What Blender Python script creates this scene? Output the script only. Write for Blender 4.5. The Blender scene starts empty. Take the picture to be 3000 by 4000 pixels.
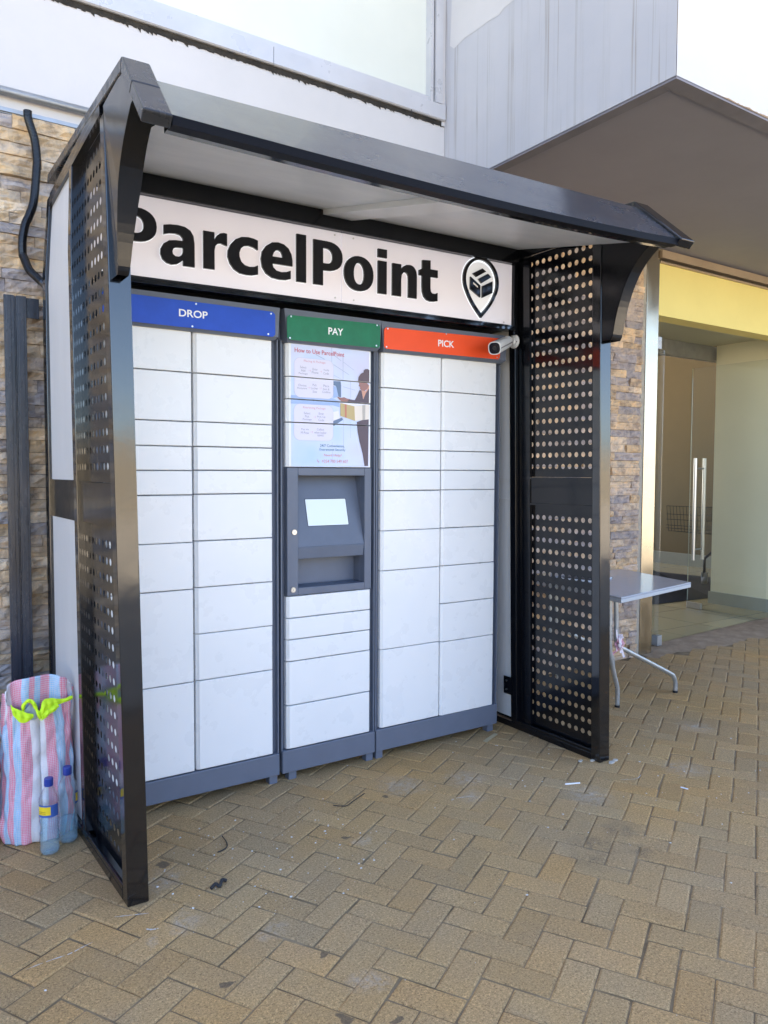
import bpy, bmesh, math, random
from mathutils import Vector, Matrix, noise
random.seed(7)
sc = bpy.context.scene
COL = sc.collection
R = math.radians
# ---------------------------------------------------------------- camera
cam_d = bpy.data.cameras.new("camera"); cam = bpy.data.objects.new("camera", cam_d); COL.objects.link(cam)
cam_d.sensor_fit = 'HORIZONTAL'; cam_d.sensor_width = 36.0; cam_d.lens = 2953.39/3000*36
cam_d.clip_start = 0.05; cam_d.clip_end = 2000
yaw, pit, rol = R(33.5174), R(-2.92716), R(0.2485)
f = Vector((math.sin(yaw)*math.cos(pit), math.cos(yaw)*math.cos(pit), math.sin(pit)))
r0 = Vector((math.cos(yaw), -math.sin(yaw), 0)); u0 = r0.cross(f)
rt = r0*math.cos(rol)+u0*math.sin(rol); up = -r0*math.sin(rol)+u0*math.cos(rol)
m = Matrix((rt, up, -f)).transposed().to_4x4(); m.translation = (0, -3.2, 1.464)
cam.matrix_world = m; sc.camera = cam
sc.render.resolution_x = 768; sc.render.resolution_y = 1024
# ---------------------------------------------------------------- light
SUN_EL, SUN_AZ = R(58), R(12)
w = bpy.data.worlds.new("World"); sc.world = w; w.use_nodes = True
nt = w.node_tree; bg = nt.nodes["Background"]
sky = nt.nodes.new("ShaderNodeTexSky"); sky.sky_type = 'NISHITA'; sky.sun_disc = False
sky.sun_elevation = SUN_EL; sky.sun_rotation = SUN_AZ; sky.air_density = 0.85; sky.dust_density = 5; sky.ozone_density = 0.3; sky.altitude = 1600
nt.links.new(sky.outputs[0], bg.inputs[0]); bg.inputs[1].default_value = 0.15
sd = bpy.data.lights.new("sun", 'SUN'); sd.energy = 5.0; sd.angle = R(0.5); sd.color = (1.0, .95, .87)
so = bpy.data.objects.new("sun", sd); COL.objects.link(so)
sv = Vector((math.sin(SUN_AZ)*math.cos(SUN_EL), math.cos(SUN_AZ)*math.cos(SUN_EL), math.sin(SUN_EL)))
so.rotation_euler = sv.to_track_quat('Z', 'Y').to_euler(); so.location = (0, 0, 20)
sc.view_settings.view_transform = 'Standard'; sc.view_settings.look = 'None'
sc.view_settings.gamma = 1.0; sc.view_settings.exposure = 2.55
sc.cycles.max_bounces = 8; sc.cycles.diffuse_bounces = 5; sc.cycles.glossy_bounces = 4
sc.cycles.transparent_max_bounces = 12; sc.cycles.caustics_reflective = False; sc.cycles.caustics_refractive = False
# ---------------------------------------------------------------- materials
def srgb(r, g, b):
    c = lambda v: (v/255/12.92) if v/255 <= .04045 else ((v/255+.055)/1.055)**2.4
    return (c(r), c(g), c(b), 1)
class NT:
    def __init__(s, mt): s.t = mt.node_tree; s.L = s.t.links
    def n(s, typ, **kw):
        nd = s.t.nodes.new(typ)
        for k, v in kw.items():
            if k.startswith('_'): nd.inputs[k[1:].replace('_', ' ')].default_value = v
            else: setattr(nd, k, v)
        return nd
    def l(s, a, b): s.L.new(a, b)
    def coord(s, scale=(1, 1, 1), space='Object'):
        tc = s.n('ShaderNodeTexCoord'); mp = s.n('ShaderNodeMapping'); mp.inputs['Scale'].default_value = scale
        s.l(tc.outputs[space], mp.inputs['Vector']); return mp.outputs[0]
    def noise(s, vec, scale, detail=4, rough=.6):
        nd = s.n('ShaderNodeTexNoise'); nd.inputs['Scale'].default_value = scale
        nd.inputs['Detail'].default_value = detail; nd.inputs['Roughness'].default_value = rough
        s.l(vec, nd.inputs['Vector']); return nd.outputs[0]
    def ramp(s, fac, stops):
        nd = s.n('ShaderNodeValToRGB'); e = nd.color_ramp.elements
        while len(e) < len(stops): e.new(.5)
        for el, (p, c) in zip(e, stops): el.position = p; el.color = c if hasattr(c, '__len__') else (c, c, c, 1)
        s.l(fac, nd.inputs[0]); return nd.outputs[0]
    def mix(s, fac, a, b, typ='MIX'):
        nd = s.n('ShaderNodeMix', data_type='RGBA', blend_type=typ)
        for sock, v in ((nd.inputs[0], fac), (nd.inputs[6], a), (nd.inputs[7], b)):
            if hasattr(v, 'links'): s.l(v, sock)
            else: sock.default_value = v
        return nd.outputs[2]
    def bump(s, h, strength, dist, bsdf):
        b = s.n('ShaderNodeBump'); b.inputs['Strength'].default_value = strength; b.inputs['Distance'].default_value = dist
        s.l(h, b.inputs['Height']); s.l(b.outputs[0], bsdf.inputs['Normal'])
def newmat(name, col=(.5, .5, .5, 1), rough=.5, metal=0, spec=.5, var=0, vscale=4, vs=(1, 1, 1), bump=0, bscale=60, bdist=.001, rvar=0, coat=0, emis=None, estr=0):
    mt = bpy.data.materials.new(name); mt.use_nodes = True
    b = mt.node_tree.nodes['Principled BSDF']; N = NT(mt)
    b.inputs['Base Color'].default_value = col; b.inputs['Roughness'].default_value = rough
    b.inputs['Metallic'].default_value = metal; b.inputs['Specular IOR Level'].default_value = spec
    b.inputs['Coat Weight'].default_value = coat
    if emis: b.inputs['Emission Color'].default_value = emis; b.inputs['Emission Strength'].default_value = estr
    if var or bump or rvar:
        v = N.coord(vs)
        if var:
            n1 = N.noise(v, vscale, 6); dk = tuple(c*(1-var) for c in col[:3])+(1,); lt = tuple(min(1, c*(1+var)) for c in col[:3])+(1,)
            N.l(N.ramp(n1, [(.3, dk), (.7, lt)]), b.inputs['Base Color'])
        if rvar:
            n2 = N.noise(v, vscale*1.7+2, 5); N.l(N.ramp(n2, [(.3, max(0, rough-rvar)), (.7, min(1, rough+rvar))]), b.inputs['Roughness'])
        if bump:
            n3 = N.noise(v, bscale, 4); N.bump(n3, bump, bdist, b)
    return mt, N, b
def M(*a, **k): return newmat(*a, **k)[0]
black = M('black_gloss_paint', (.0045, .005, .007, 1), .10, spec=.95, rvar=.05, vscale=5, bump=.12, bscale=5, bdist=.003)
black_in = M('black_satin_paint', (.0045, .005, .008, 1), .16, spec=.45, rvar=.05, vscale=6, bump=.08, bscale=8, bdist=.002)
for bm_ in (black, black_in):
    N = NT(bm_); b = bm_.node_tree.nodes['Principled BSDF']; v = N.coord((1, 1, .5))
    sc_ = N.ramp(N.noise(v, 38, 10, .85), [(.64, 0.), (.74, .5)]); pt_ = N.ramp(N.noise(v, 2.5, 3), [(.45, 0.), (.65, 1.)])
    N.l(N.mix(N.mix(1.0, sc_, pt_, 'MULTIPLY'), (.0045, .005, .007, 1), (.07, .065, .06, 1)), b.inputs['Base Color'])
roofgrey = M('worn_roof_paint', (.022, .024, .029, 1), .25, var=.3, vscale=7, rvar=.12, bump=.3, bscale=12, bdist=.003)
frame_b = M('blue_grey_powder_coat', (.125, .145, .19, 1), .42, spec=.4, var=.05, vscale=10, bump=.1, bscale=400, bdist=.0003)
door_w, N, b = newmat('white_door_enamel', (.80, .80, .79, 1), .3, var=.03, vscale=3, rvar=.08, bump=.05, bscale=6, bdist=.002)
v = N.coord(); n = N.noise(v, 2.2, 3); n2 = N.noise(N.coord((1, 1, 6)), 14, 8, .7)
N.l(N.mix(N.ramp(n2, [(.78, 0.), (.92, .10)]), N.ramp(n, [(.3, (.775, .78, .775, 1)), (.7, (.81, .81, .80, 1))]), (.66, .66, .63, 1)), b.inputs['Base Color'])
edge_m = M('matt_black_edge', (.006, .006, .008, 1), .5, spec=.08)
gap = M('dark_gap', (.01, .011, .014, 1), .7)
ceil_m, N, b = newmat('pale_galvanised_sheet', (.50, .52, .52, 1), .35, spec=.6)
n = N.noise(N.coord((1, 2, 1)), 3, 5); N.l(N.ramp(n, [(.3, (.64, .67, .68, 1)), (.7, (.76, .78, .78, 1))]), b.inputs['Base Color'])
sheet_w = M('pale_back_sheet', (.60, .60, .60, 1), .45, var=.06, vscale=5, vs=(1, 1, .3), bump=.1, bscale=5, bdist=.003)
white_paint, N, b = newmat('white_wall_paint', (.66, .67, .68, 1), .75, spec=.3)
v = N.coord(); n = N.noise(v, .9, 6, .65); n2 = N.noise(v, 6, 8, .75)
c1 = N.ramp(n, [(.35, (.52, .51, .50, 1)), (.65, (.575, .56, .55, 1))])
N.l(N.mix(N.ramp(n2, [(.66, 0.), (.85, .35)]), c1, (.55, .53, .48, 1)), b.inputs['Base Color']); N.bump(N.noise(v, 90, 5), .25, .002, b)
streak, N, b = newmat('rain_streaked_paint', (.62, .63, .65, 1), .8)
v = N.coord((5, 5, .12)); n = N.noise(v, 5, 10, .8); v2 = N.coord(); n2 = N.noise(v2, 1.3, 4)
c1 = N.ramp(n2, [(.35, (.42, .425, .45, 1)), (.65, (.47, .47, .485, 1))])
N.l(N.mix(N.ramp(n, [(.52, 0.), (.64, .25), (.76, .5)]), c1, (.31, .29, .26, 1)), b.inputs['Base Color']); lk_ = b.inputs['Base Color'].links[0].from_socket
l1_ = N.noise(N.coord((0, 1, .012)), 17, 4, .7); l2_ = N.noise(N.coord((0, 1, .5)), 2.5, 3); fm_ = N.mix(1.0, N.ramp(l1_, [(.585, 0.), (.615, .6), (.65, .1)]), N.ramp(l2_, [(.35, .15), (.6, 1.)]), 'MULTIPLY')
N.l(N.mix(fm_, lk_, (.23, .20, .16, 1)), b.inputs['Base Color']); N.bump(N.noise(v2, 70, 5), .2, .002, b)
soffit_m = M('grey_soffit_paint', (.245, .24, .275, 1), .7, var=.08, vscale=1.2, bump=.15, bscale=40, bdist=.001)
soffit_e = M('grey_soffit_rim', (.18, .175, .20, 1), .75, var=.15, vscale=5)
galv = M('dull_galvanised_steel', (.36, .37, .38, 1), .45, metal=.7, var=.1, vscale=8, rvar=.1)
sill_m = M('white_metal_sill', (.52, .52, .53, 1), .35, metal=.15, var=.07, vscale=3, rvar=.12, bump=.15, bscale=5, bdist=.003)
grime = M('black_grime', (.03, .026, .02, 1), .95, var=.5, vscale=20, bump=1, bscale=60, bdist=.01)
steel, N, b = newmat('dented_stainless_steel', (.46, .41, .32, 1), .2, metal=1)
v = N.coord((1, 1, .7)); N.l(N.ramp(N.noise(v, 3, 3), [(.3, .16), (.7, .34)]), b.inputs['Roughness']); N.bump(N.noise(v, 4.5, 1), .30, .012, b)
brushed = M('brushed_steel', (.62, .62, .60, 1), .3, metal=1)
blue = M('blue_plate', (.014, .075, .50, 1), .45, spec=.3, var=.08, vscale=14, bump=.15, bscale=14, bdist=.002)
green = M('green_plate', (.008, .16, .075, 1), .4, spec=.3, var=.12, vscale=16, bump=.5, bscale=22, bdist=.003)
orange = M('orange_plate', (.85, .085, .018, 1), .45, spec=.3, var=.04, vscale=8, bump=.2, bscale=20, bdist=.002)
txt_w = M('white_lettering', (.85, .86, .88, 1), .5)
chrome = M('screw_metal', (.5, .5, .5, 1), .3, metal=1)
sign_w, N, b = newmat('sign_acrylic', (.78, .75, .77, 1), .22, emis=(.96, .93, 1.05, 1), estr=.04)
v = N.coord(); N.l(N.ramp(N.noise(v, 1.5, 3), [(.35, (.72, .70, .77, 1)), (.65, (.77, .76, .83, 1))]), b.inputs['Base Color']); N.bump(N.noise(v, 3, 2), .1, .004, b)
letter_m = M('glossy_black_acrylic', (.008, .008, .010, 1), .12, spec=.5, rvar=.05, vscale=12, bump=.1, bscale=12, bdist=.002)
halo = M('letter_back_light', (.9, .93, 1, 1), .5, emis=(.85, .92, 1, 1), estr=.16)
bracket_w = M('white_camera_plastic', (.72, .73, .73, 1), .3)
lens_m = M('dark_lens_glass', (.012, .012, .02, 1), .06, spec=.8)
duct_m = M('black_corrugated_plastic', (.014, .014, .016, 1), .25, spec=.7)
rail_m = M('worn_black_steel_channel', (.035, .04, .052, 1), .28, var=.35, vscale=9, vs=(1, 1, .3), rvar=.12, bump=.3, bscale=14, bdist=.003)
yellow = M('yellow_plaster', srgb(222, 206, 128), .8, var=.04, vscale=2, bump=.12, bscale=80)
greenw = M('pale_green_plaster', (.84, .81, .58, 1), .8, var=.04, vscale=1.3, bump=.12, bscale=80)
greyolive = M('vestibule_ceiling_paint', (.55, .53, .38, 1), .8)
skirt = M('grey_skirting', srgb(160, 162, 148), .5, var=.05)
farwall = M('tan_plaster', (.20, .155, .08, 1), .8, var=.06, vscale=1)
trim_m = M('beige_steel_trim', srgb(172, 154, 132), .35, metal=.5, var=.1, vscale=4)
mat_m = M('black_rubber_mat', (.02, .02, .022, 1), .8)
table_top = M('grey_laminate', srgb(165, 170, 178), .16, spec=.6, var=.03, vscale=20)
table_edge = M('pale_edge_band', srgb(170, 176, 182), .4)
tube_m = M('silver_painted_tube', (.42, .44, .45, 1), .35, metal=.6, var=.12, vscale=25, rvar=.1)
paper = M('white_paper', (.8, .8, .82, 1), .8); darkp = M('dark_cover', (.05, .05, .06, 1), .5)
ribbon_m = M('pink_ribbon', (.75, .35, .42, 1), .5, var=.5, vscale=60)
concrete, N, b = newmat('worn_reddish_concrete', (.25, .19, .15, 1), .85, spec=.2)
v = N.coord(); N.l(N.ramp(N.noise(v, 7, 8, .7), [(.3, (.24, .165, .105, 1)), (.5, (.34, .24, .155, 1)), (.72, (.46, .34, .23, 1))]), b.inputs['Base Color']); N.bump(N.noise(v, 40, 6), .6, .008, b)
glass = bpy.data.materials.new('clear_glass'); glass.use_nodes = True; N = NT(glass); T = glass.node_tree
T.nodes.remove(T.nodes['Principled BSDF']); tr = N.n('ShaderNodeBsdfTransparent'); tr.inputs[0].default_value = (.975, .985, .97, 1)
gl = N.n('ShaderNodeBsdfGlossy'); gl.inputs['Roughness'].default_value = .02; fr = N.n('ShaderNodeFresnel'); ms = N.n('ShaderNodeMixShader')
N.l(fr.outputs[0], ms.inputs[0]); N.l(tr.outputs[0], ms.inputs[1]); N.l(gl.outputs[0], ms.inputs[2]); N.l(ms.outputs[0], T.nodes['Material Output'].inputs[0])
frosted = M('milky_window_film', (.66, .68, .60, 1), .12, spec=.8, var=.05, vscale=.8)
# ---------------------------------------------------------------- mesh helpers
class MB:
    def __init__(s): s.v = []; s.f = []; s.m = []
    def add(s, vs, fs, mi=0):
        o = len(s.v); s.v += [tuple(p) for p in vs]; s.f += [tuple(o+i for i in q) for q in fs]; s.m += [mi]*len(fs); return s
    def box(s, x0, x1, y0, y1, z0, z1, mi=0):
        return s.hexa([(x0, y0, z0), (x1, y0, z0), (x1, y1, z0), (x0, y1, z0), (x0, y0, z1), (x1, y0, z1), (x1, y1, z1), (x0, y1, z1)], mi)
    def hexa(s, p, mi=0):
        return s.add(p, [(0, 3, 2, 1), (4, 5, 6, 7), (0, 1, 5, 4), (1, 2, 6, 5), (2, 3, 7, 6), (3, 0, 4, 7)], mi)
    def prism(s, pts, off, mi=0):     # pts: list of 3D, extruded by vector off
        n = len(pts); o = Vector(off); q = [Vector(p) for p in pts]
        return s.add(q+[p+o for p in q], [tuple(range(n-1, -1, -1)), tuple(range(n, 2*n))]+[(i, (i+1) % n, n+(i+1) % n, n+i) for i in range(n)], mi)
    def tube(s, pts, r, n=12, mi=0, caps=True, rib=None):
        P = [Vector(p) for p in pts]; rings = []; t0 = None
        for i, p in enumerate(P):
            t = (P[min(i+1, len(P)-1)]-P[max(i-1, 0)]).normalized()
            if i == 0:
                a = Vector((0, 0, 1)) if abs(t.z) < .9 else Vector((1, 0, 0)); u = t.cross(a).normalized()
            else: u = (u-t*u.dot(t)).normalized()
            w_ = t.cross(u); rr = r[i] if hasattr(r, '__len__') else r
            rings.append([p+(u*math.cos(2*math.pi*k/n)+w_*math.sin(2*math.pi*k/n))*rr for k in range(n)])
        vs = [q for rg in rings for q in rg]; fs = []
        for i in range(len(P)-1):
            for k in range(n): fs.append((i*n+k, i*n+(k+1) % n, (i+1)*n+(k+1) % n, (i+1)*n+k))
        if caps: fs += [tuple(range(n-1, -1, -1)), tuple((len(P)-1)*n+k for k in range(n))]
        return s.add(vs, fs, mi)
    def lathe(s, prof, c=(0, 0, 0), n=24, mi=0):
        vs = []; fs = []
        for (r, z) in prof:
            for k in range(n): a = 2*math.pi*k/n; vs.append((c[0]+r*math.cos(a), c[1]+r*math.sin(a), c[2]+z))
        for i in range(len(prof)-1):
            for k in range(n): fs.append((i*n+k, i*n+(k+1) % n, (i+1)*n+(k+1) % n, (i+1)*n+k))
        return s.add(vs, fs, mi)
    def map(s, fn): s.v = [tuple(fn(*p)) for p in s.v]; return s
    def build(s, name, mats, parent=None, smooth=False, bevel=0, **tg):
        me = bpy.data.meshes.new(name); me.from_pydata(s.v, [], s.f); me.update()
        mats = mats if isinstance(mats, (list, tuple)) else [mats]
        for mm in mats: me.materials.append(mm)
        for p, i in zip(me.polygons, s.m): p.material_index = i
        bm = bmesh.new(); bm.from_mesh(me); bmesh.ops.recalc_face_normals(bm, faces=bm.faces); bm.to_mesh(me); bm.free()
        if smooth: me.shade_smooth()
        o = bpy.data.objects.new(name, me); COL.objects.link(o)
        if parent is not None:
            o.parent = parent
            if parent.type == 'EMPTY': o.matrix_parent_inverse = Matrix.Translation(-Vector(parent.location))
        if bevel:
            md = o.modifiers.new('bevel', 'BEVEL'); md.width = bevel; md.segments = 2; md.limit_method = 'ANGLE'; md.angle_limit = R(40)
        tag(o, **tg); return o
def tag(o, label=None, cat=None, group=None, kind=None):
    if label: o['label'] = label
    if cat: o['category'] = cat
    if group: o['group'] = group
    if kind: o['kind'] = kind
    return o
def empty(name, loc, label, cat, group=None):
    o = bpy.data.objects.new(name, None); COL.objects.link(o); o.location = loc; o.empty_display_size = .1
    return tag(o, label, cat, group)
def text_mesh(body, bold=0, extrude=0, res=6):
    c = bpy.data.curves.new('t', 'FONT'); c.body = body; c.size = 1; c.offset = bold; c.resolution_u = res; c.extrude = extrude
    o = bpy.data.objects.new('t', c); COL.objects.link(o); dg = bpy.context.evaluated_depsgraph_get(); dg.update()
    me = bpy.data.meshes.new_from_object(o.evaluated_get(dg)); bpy.data.objects.remove(o); bpy.data.curves.remove(c)
    vs = [tuple(v.co) for v in me.vertices]; fs = [tuple(p.vertices) for p in me.polygons]; bpy.data.meshes.remove(me)
    return vs, fs
def fit_text(mb, body, x0, x1, z0, z1, y, bold=0, depth=0, mi=0, fn=None):
    vs, fs = text_mesh(body, bold, depth)
    xs = [p[0] for p in vs]; ys = [p[1] for p in vs]; a, bb, c, d = min(xs), max(xs), min(ys), max(ys)
    out = [(x0+(p[0]-a)/(bb-a)*(x1-x0), y-(p[2]/depth*depth if depth else 0), z0+(p[1]-c)/(d-c)*(z1-z0)) for p in vs]
    if fn: out = [fn(*p) for p in out]
    mb.add(out, fs, mi)
def crsp(P, n):
    o = []
    for i in range(len(P)-1):
        p0, p1, p2, p3 = P[max(i-1, 0)], P[i], P[i+1], P[min(i+2, len(P)-1)]
        for k in range(n):
            t_ = k/n; o.append(tuple(.5*((2*b2)+(-a+c_)*t_+(2*a-5*b2+4*c_-d_)*t_*t_+(-a+3*b2-3*c_+d_)*t_**3) for a, b2, c_, d_ in zip(p0, p1, p2, p3)))
    return o+[P[-1]]
# ================================================================ ground
pav, N, b = newmat('concrete_pavers', (.24, .19, .12, 1), .85, spec=.15)
v = N.coord(); at = N.n('ShaderNodeVertexColor', layer_name='tone')
big = N.noise(v, 1.1, 5, .6); mid = N.noise(v, 9, 6, .7); fine = N.noise(v, 130, 5, .85); spk = N.noise(v, 230, 4, .85)
c = N.mix(N.ramp(big, [(.35, 0.), (.65, 1.)]), (.44, .31, .145, 1), (.38, .295, .175, 1))
c = N.mix(1.0, c, at.outputs[0], 'MULTIPLY')
c = N.mix(N.ramp(mid, [(.50, 0.), (.76, .35)]), c, (.33, .25, .16, 1))
c = N.mix(1.0, c, N.ramp(fine, [(.34, (.45, .43, .40, 1)), (.48, (.95, .95, .95, 1)), (.56, (1.05, 1.05, 1.05, 1)), (.66, (1.65, 1.62, 1.55, 1))]), 'MULTIPLY')
c = N.mix(N.ramp(spk, [(.36, .85), (.45, 0.)]), c, (.06, .048, .035, 1))
def spots(N, v, pts, soft=.6):
    tot = None
    jit = N.n('ShaderNodeVectorMath', operation='MULTIPLY_ADD'); nz = N.n('ShaderNodeTexNoise'); nz.inputs['Scale'].default_value = 14; nz.inputs['Detail'].default_value = 6
    N.l(v, nz.inputs['Vector']); N.l(nz.outputs['Color'], jit.inputs[0]); jit.inputs[1].default_value = (.10, .10, 0); N.l(v, jit.inputs[2])
    for (x, y, r) in pts:
        d = N.n('ShaderNodeVectorMath', operation='DISTANCE'); d.inputs[1].default_value = (x+.05, y+.05, 0); N.l(jit.outputs[0], d.inputs[0])
        k = N.n('ShaderNodeMapRange'); k.inputs[1].default_value = r; k.inputs[2].default_value = r*soft; k.inputs[3].default_value = 0; k.inputs[4].default_value = 1
        N.l(d.outputs['Value'], k.inputs[0])
        if tot is None: tot = k.outputs[0]
        else:
            a = N.n('ShaderNodeMath', operation='MAXIMUM'); N.l(tot, a.inputs[0]); N.l(k.outputs[0], a.inputs[1]); tot = a.outputs[0]
    return tot
flat = N.coord((1, 1, 0))
dust = spots(N, flat, [(.80, -.56, .09), (.78, -.85, .07), (.67, -.9, .03), (2.0, -.35, .14), (1.56, -.70, .05), (2.3, -.45, .12), (1.13, -1.42, .07), (2.65, -.9, .13), (2.2, -.62, .08), (3.3, -.95, .14), (3.9, -.6, .12), (1.0, -1.05, .06)], .1)
dn = N.ramp(N.noise(v, 35, 8, .8), [(.42, 0.), (.62, .75)])
dd = N.n('ShaderNodeMath', operation='MULTIPLY'); N.l(dust, dd.inputs[0]); N.l(dn, dd.inputs[1])
c = N.mix(dd.outputs[0], c, (.42, .41, .38, 1))
oil = spots(N, flat, [(2.3, -1.24, .13), (2.5, -1.2, .10), (2.2, -1.30, .09), (2.42, -1.36, .07)], .2)
on = N.ramp(N.noise(v, 18, 6, .7), [(.38, 0.), (.6, .5)])
oo = N.n('ShaderNodeMath', operation='MULTIPLY'); N.l(oil, oo.inputs[0]); N.l(on, oo.inputs[1])
c = N.mix(oo.outputs[0], c, (.085, .085, .075, 1))
gum = spots(N, N.coord((1, 1, 0)), [(.837, -.458, .028), (.788, -1.216, .020), (1.0, -1.502, .026), (1.11, -1.581, .017), (1.097, -1.239, .018), (1.519, -.642, .018), (1.864, -.41, .017)], .8)
gg = N.n('ShaderNodeMath', operation='MULTIPLY'); N.l(gum, gg.inputs[0]); gg.inputs[1].default_value = .7
c = N.mix(gg.outputs[0], c, (.07, .065, .06, 1))
c = N.mix(1.0, c, (1.17, 1.02, .90, 1), 'MULTIPLY')
N.l(c, b.inputs['Base Color']); N.l(N.ramp(mid, [(.35, .72), (.7, .95)]), b.inputs['Roughness'])
hb = N.mix(.6, fine, spk); N.bump(hb, 1, .004, b)
sand, N, b = newmat('joint_sand', (.2, .15, .095, 1), .95, spec=.1)
v = N.coord(); N.l(N.mix(N.ramp(N.noise(v, 300, 3, .9), [(.62, 0.), (.72, .8)]), N.ramp(N.noise(v, 6, 5), [(.35, (.15, .105, .06, 1)), (.65, (.32, .235, .14, 1))]), (.42, .40, .36, 1)), b.inputs['Base Color']); N.bump(N.noise(v, 260, 4), .8, .004, b)
PT = .102
ua = R(-60); U_ = Vector((math.cos(ua), math.sin(ua))); V_ = Vector((-U_.y, U_.x))
mb = MB(); tones = []
rp = random.Random(3)
def paver(i0, j0, L, W):
    ca = (i0+L/2+.37)*PT; cb = (j0+W/2+.28)*PT; c0 = U_*ca+V_*cb
    if not (-.75 < c0.x < 8.2 and -2.75 < c0.y < .78): return
    if c0.y > .57+.01*math.sin(c0.x*9) and 5.1 < c0.x < 6.6: return
    if c0.x > 6.6 and c0.y > .50: return
    if c0.y > .70: return
    hl = L*PT/2-.0008-rp.random()*.0010; hw = W*PT/2-.0008-rp.random()*.0010
    rotn = rp.gauss(0, .009); cr, sr = math.cos(rotn), math.sin(rotn); dx, dy = rp.gauss(0, .0012), rp.gauss(0, .0012)
    z0 = rp.gauss(0, .0006); tx, ty = rp.gauss(0, .0035), rp.gauss(0, .007)
    ring = []
    nn = 14
    def rr(hl, hw, rad, n=3):
        o = []
        for sx, sy, a0 in ((1, 1, 0), (-1, 1, 90), (-1, -1, 180), (1, -1, 270)):
            for k in range(n):
                a = R(a0+90*k/(n-1)); o.append((sx*(hl-rad)+rad*math.cos(a), sy*(hw-rad)+rad*math.sin(a)))
        return o
    chip = [rp.random()*.0022 for _ in range(12)]
    r1 = rr(hl, hw, .004); r2 = rr(hl-.0066, hw-.0066, .004)
    def W3(x, y, z, k=0):
        x2 = x*cr-y*sr+dx; y2 = x*sr+y*cr+dy
        p = c0+U_*x2+V_*y2; return (p.x, p.y, z+z0+tx*x+ty*y)
    vs = [W3(x, y, -.02) for x, y in r1]+[W3(x*(1-chip[k]*1.2), y*(1-chip[k]*4), -.0046) for k, (x, y) in enumerate(r1)]+[W3(x+rp.gauss(0, .0007), y+rp.gauss(0, .0007), 0) for x, y in r2]
    n = 12; fs = []
    for q in (0, 1):
        for k in range(n): fs.append((q*n+k, q*n+(k+1) % n, (q+1)*n+(k+1) % n, (q+1)*n+k))
    fs.append(tuple(2*n+k for k in range(n)))
    mb.add(vs, fs); g = rp.gauss(1, .045); h = rp.gauss(0, .02); tones.append(((g*(1+h), g, g*(1-h*1.5)), len(vs)))
for i in range(-60, 110):
    for j in range(-60, 110):
        k = (i+j) % 4
        if k == 0: paver(i, j, 2, 1)
        elif k == 2: paver(i, j, 1, 2)
po = mb.build('pavement', pav, kind='structure')
ca = po.data.color_attributes.new('tone', 'FLOAT_COLOR', 'POINT'); idx = 0
for t, n in tones:
    for q in range(n): ca.data[idx].color = (*t, 1); idx += 1
MB().add([(-30, -2.9, -.0044), (30, -2.9, -.0044), (30, .72, -.0044), (-30, .72, -.0044)], [(0, 1, 2, 3)]).build('sand_bed', sand, kind='structure')
road = M('sunlit_paving', (.44, .37, .27, 1), .85, var=.15, vscale=2, bump=.4, bscale=60, bdist=.004)
MB().add([(-300, -400, -.014), (300, -400, -.014), (300, 60, -.014), (-300, 60, -.014)], [(0, 1, 2, 3)]).build('ground', road, kind='structure')
# threshold ramp in front of the doorway
th = MB()
xs = [5.08+i*.12 for i in range(28)]
fr_ = [(.60 if x < 5.5 else .55)+.035*math.sin(x*7)+.02*math.sin(x*19)-(.05 if x > 6.5 else 0) for x in xs]
for i in range(len(xs)-1):
    x0, x1 = xs[i], xs[i+1]
    bk0, bk1 = .86+.075*(x0-5.3), .86+.075*(x1-5.3)
    th.add([(x0, fr_[i], -.003), (x1, fr_[i+1], -.003), (x1, (fr_[i+1]+bk1)/2, .008), (x0, (fr_[i]+bk0)/2, .008), (x1, bk1+.02, .006), (x0, bk0+.02, .006)], [(0, 1, 2, 3), (3, 2, 4, 5)])
th.build('threshold', concrete, kind='structure')
tile, N, b = newmat('beige_floor_tiles', srgb(178, 164, 124), .16)
v = N.coord((1, 1, 1)); br = N.n('ShaderNodeTexBrick', offset=0, offset_frequency=1, squash=1); br.inputs['Scale'].default_value = 1; br.inputs['Mortar Size'].default_value = .004; br.inputs['Brick Width'].default_value = .6; br.inputs['Row Height'].default_value = .6
N.l(v, br.inputs['Vector']); cc = srgb(178, 164, 124); br.inputs['Color1'].default_value = cc; br.inputs['Color2'].default_value = tuple(x*.94 for x in cc[:3])+(1,); br.inputs['Mortar'].default_value = tuple(x*.5 for x in cc[:3])+(1,)
N.l(br.outputs[0], b.inputs['Base Color'])
MB().add([(5.2, .86, .01), (7.75, 1.05, .01), (14, 1.05, .01), (14, 7, .01), (5.2, 7, .01)], [(0, 1, 2, 3, 4)]).build('tiled_floor', tile, kind='structure')

# ================================================================ building
B = empty('shop_building', (4, 1.5, 0), 'white shop building with ledgestone base, rusty window ledge and grey overhanging balcony', 'building')
WY = .70
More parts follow.
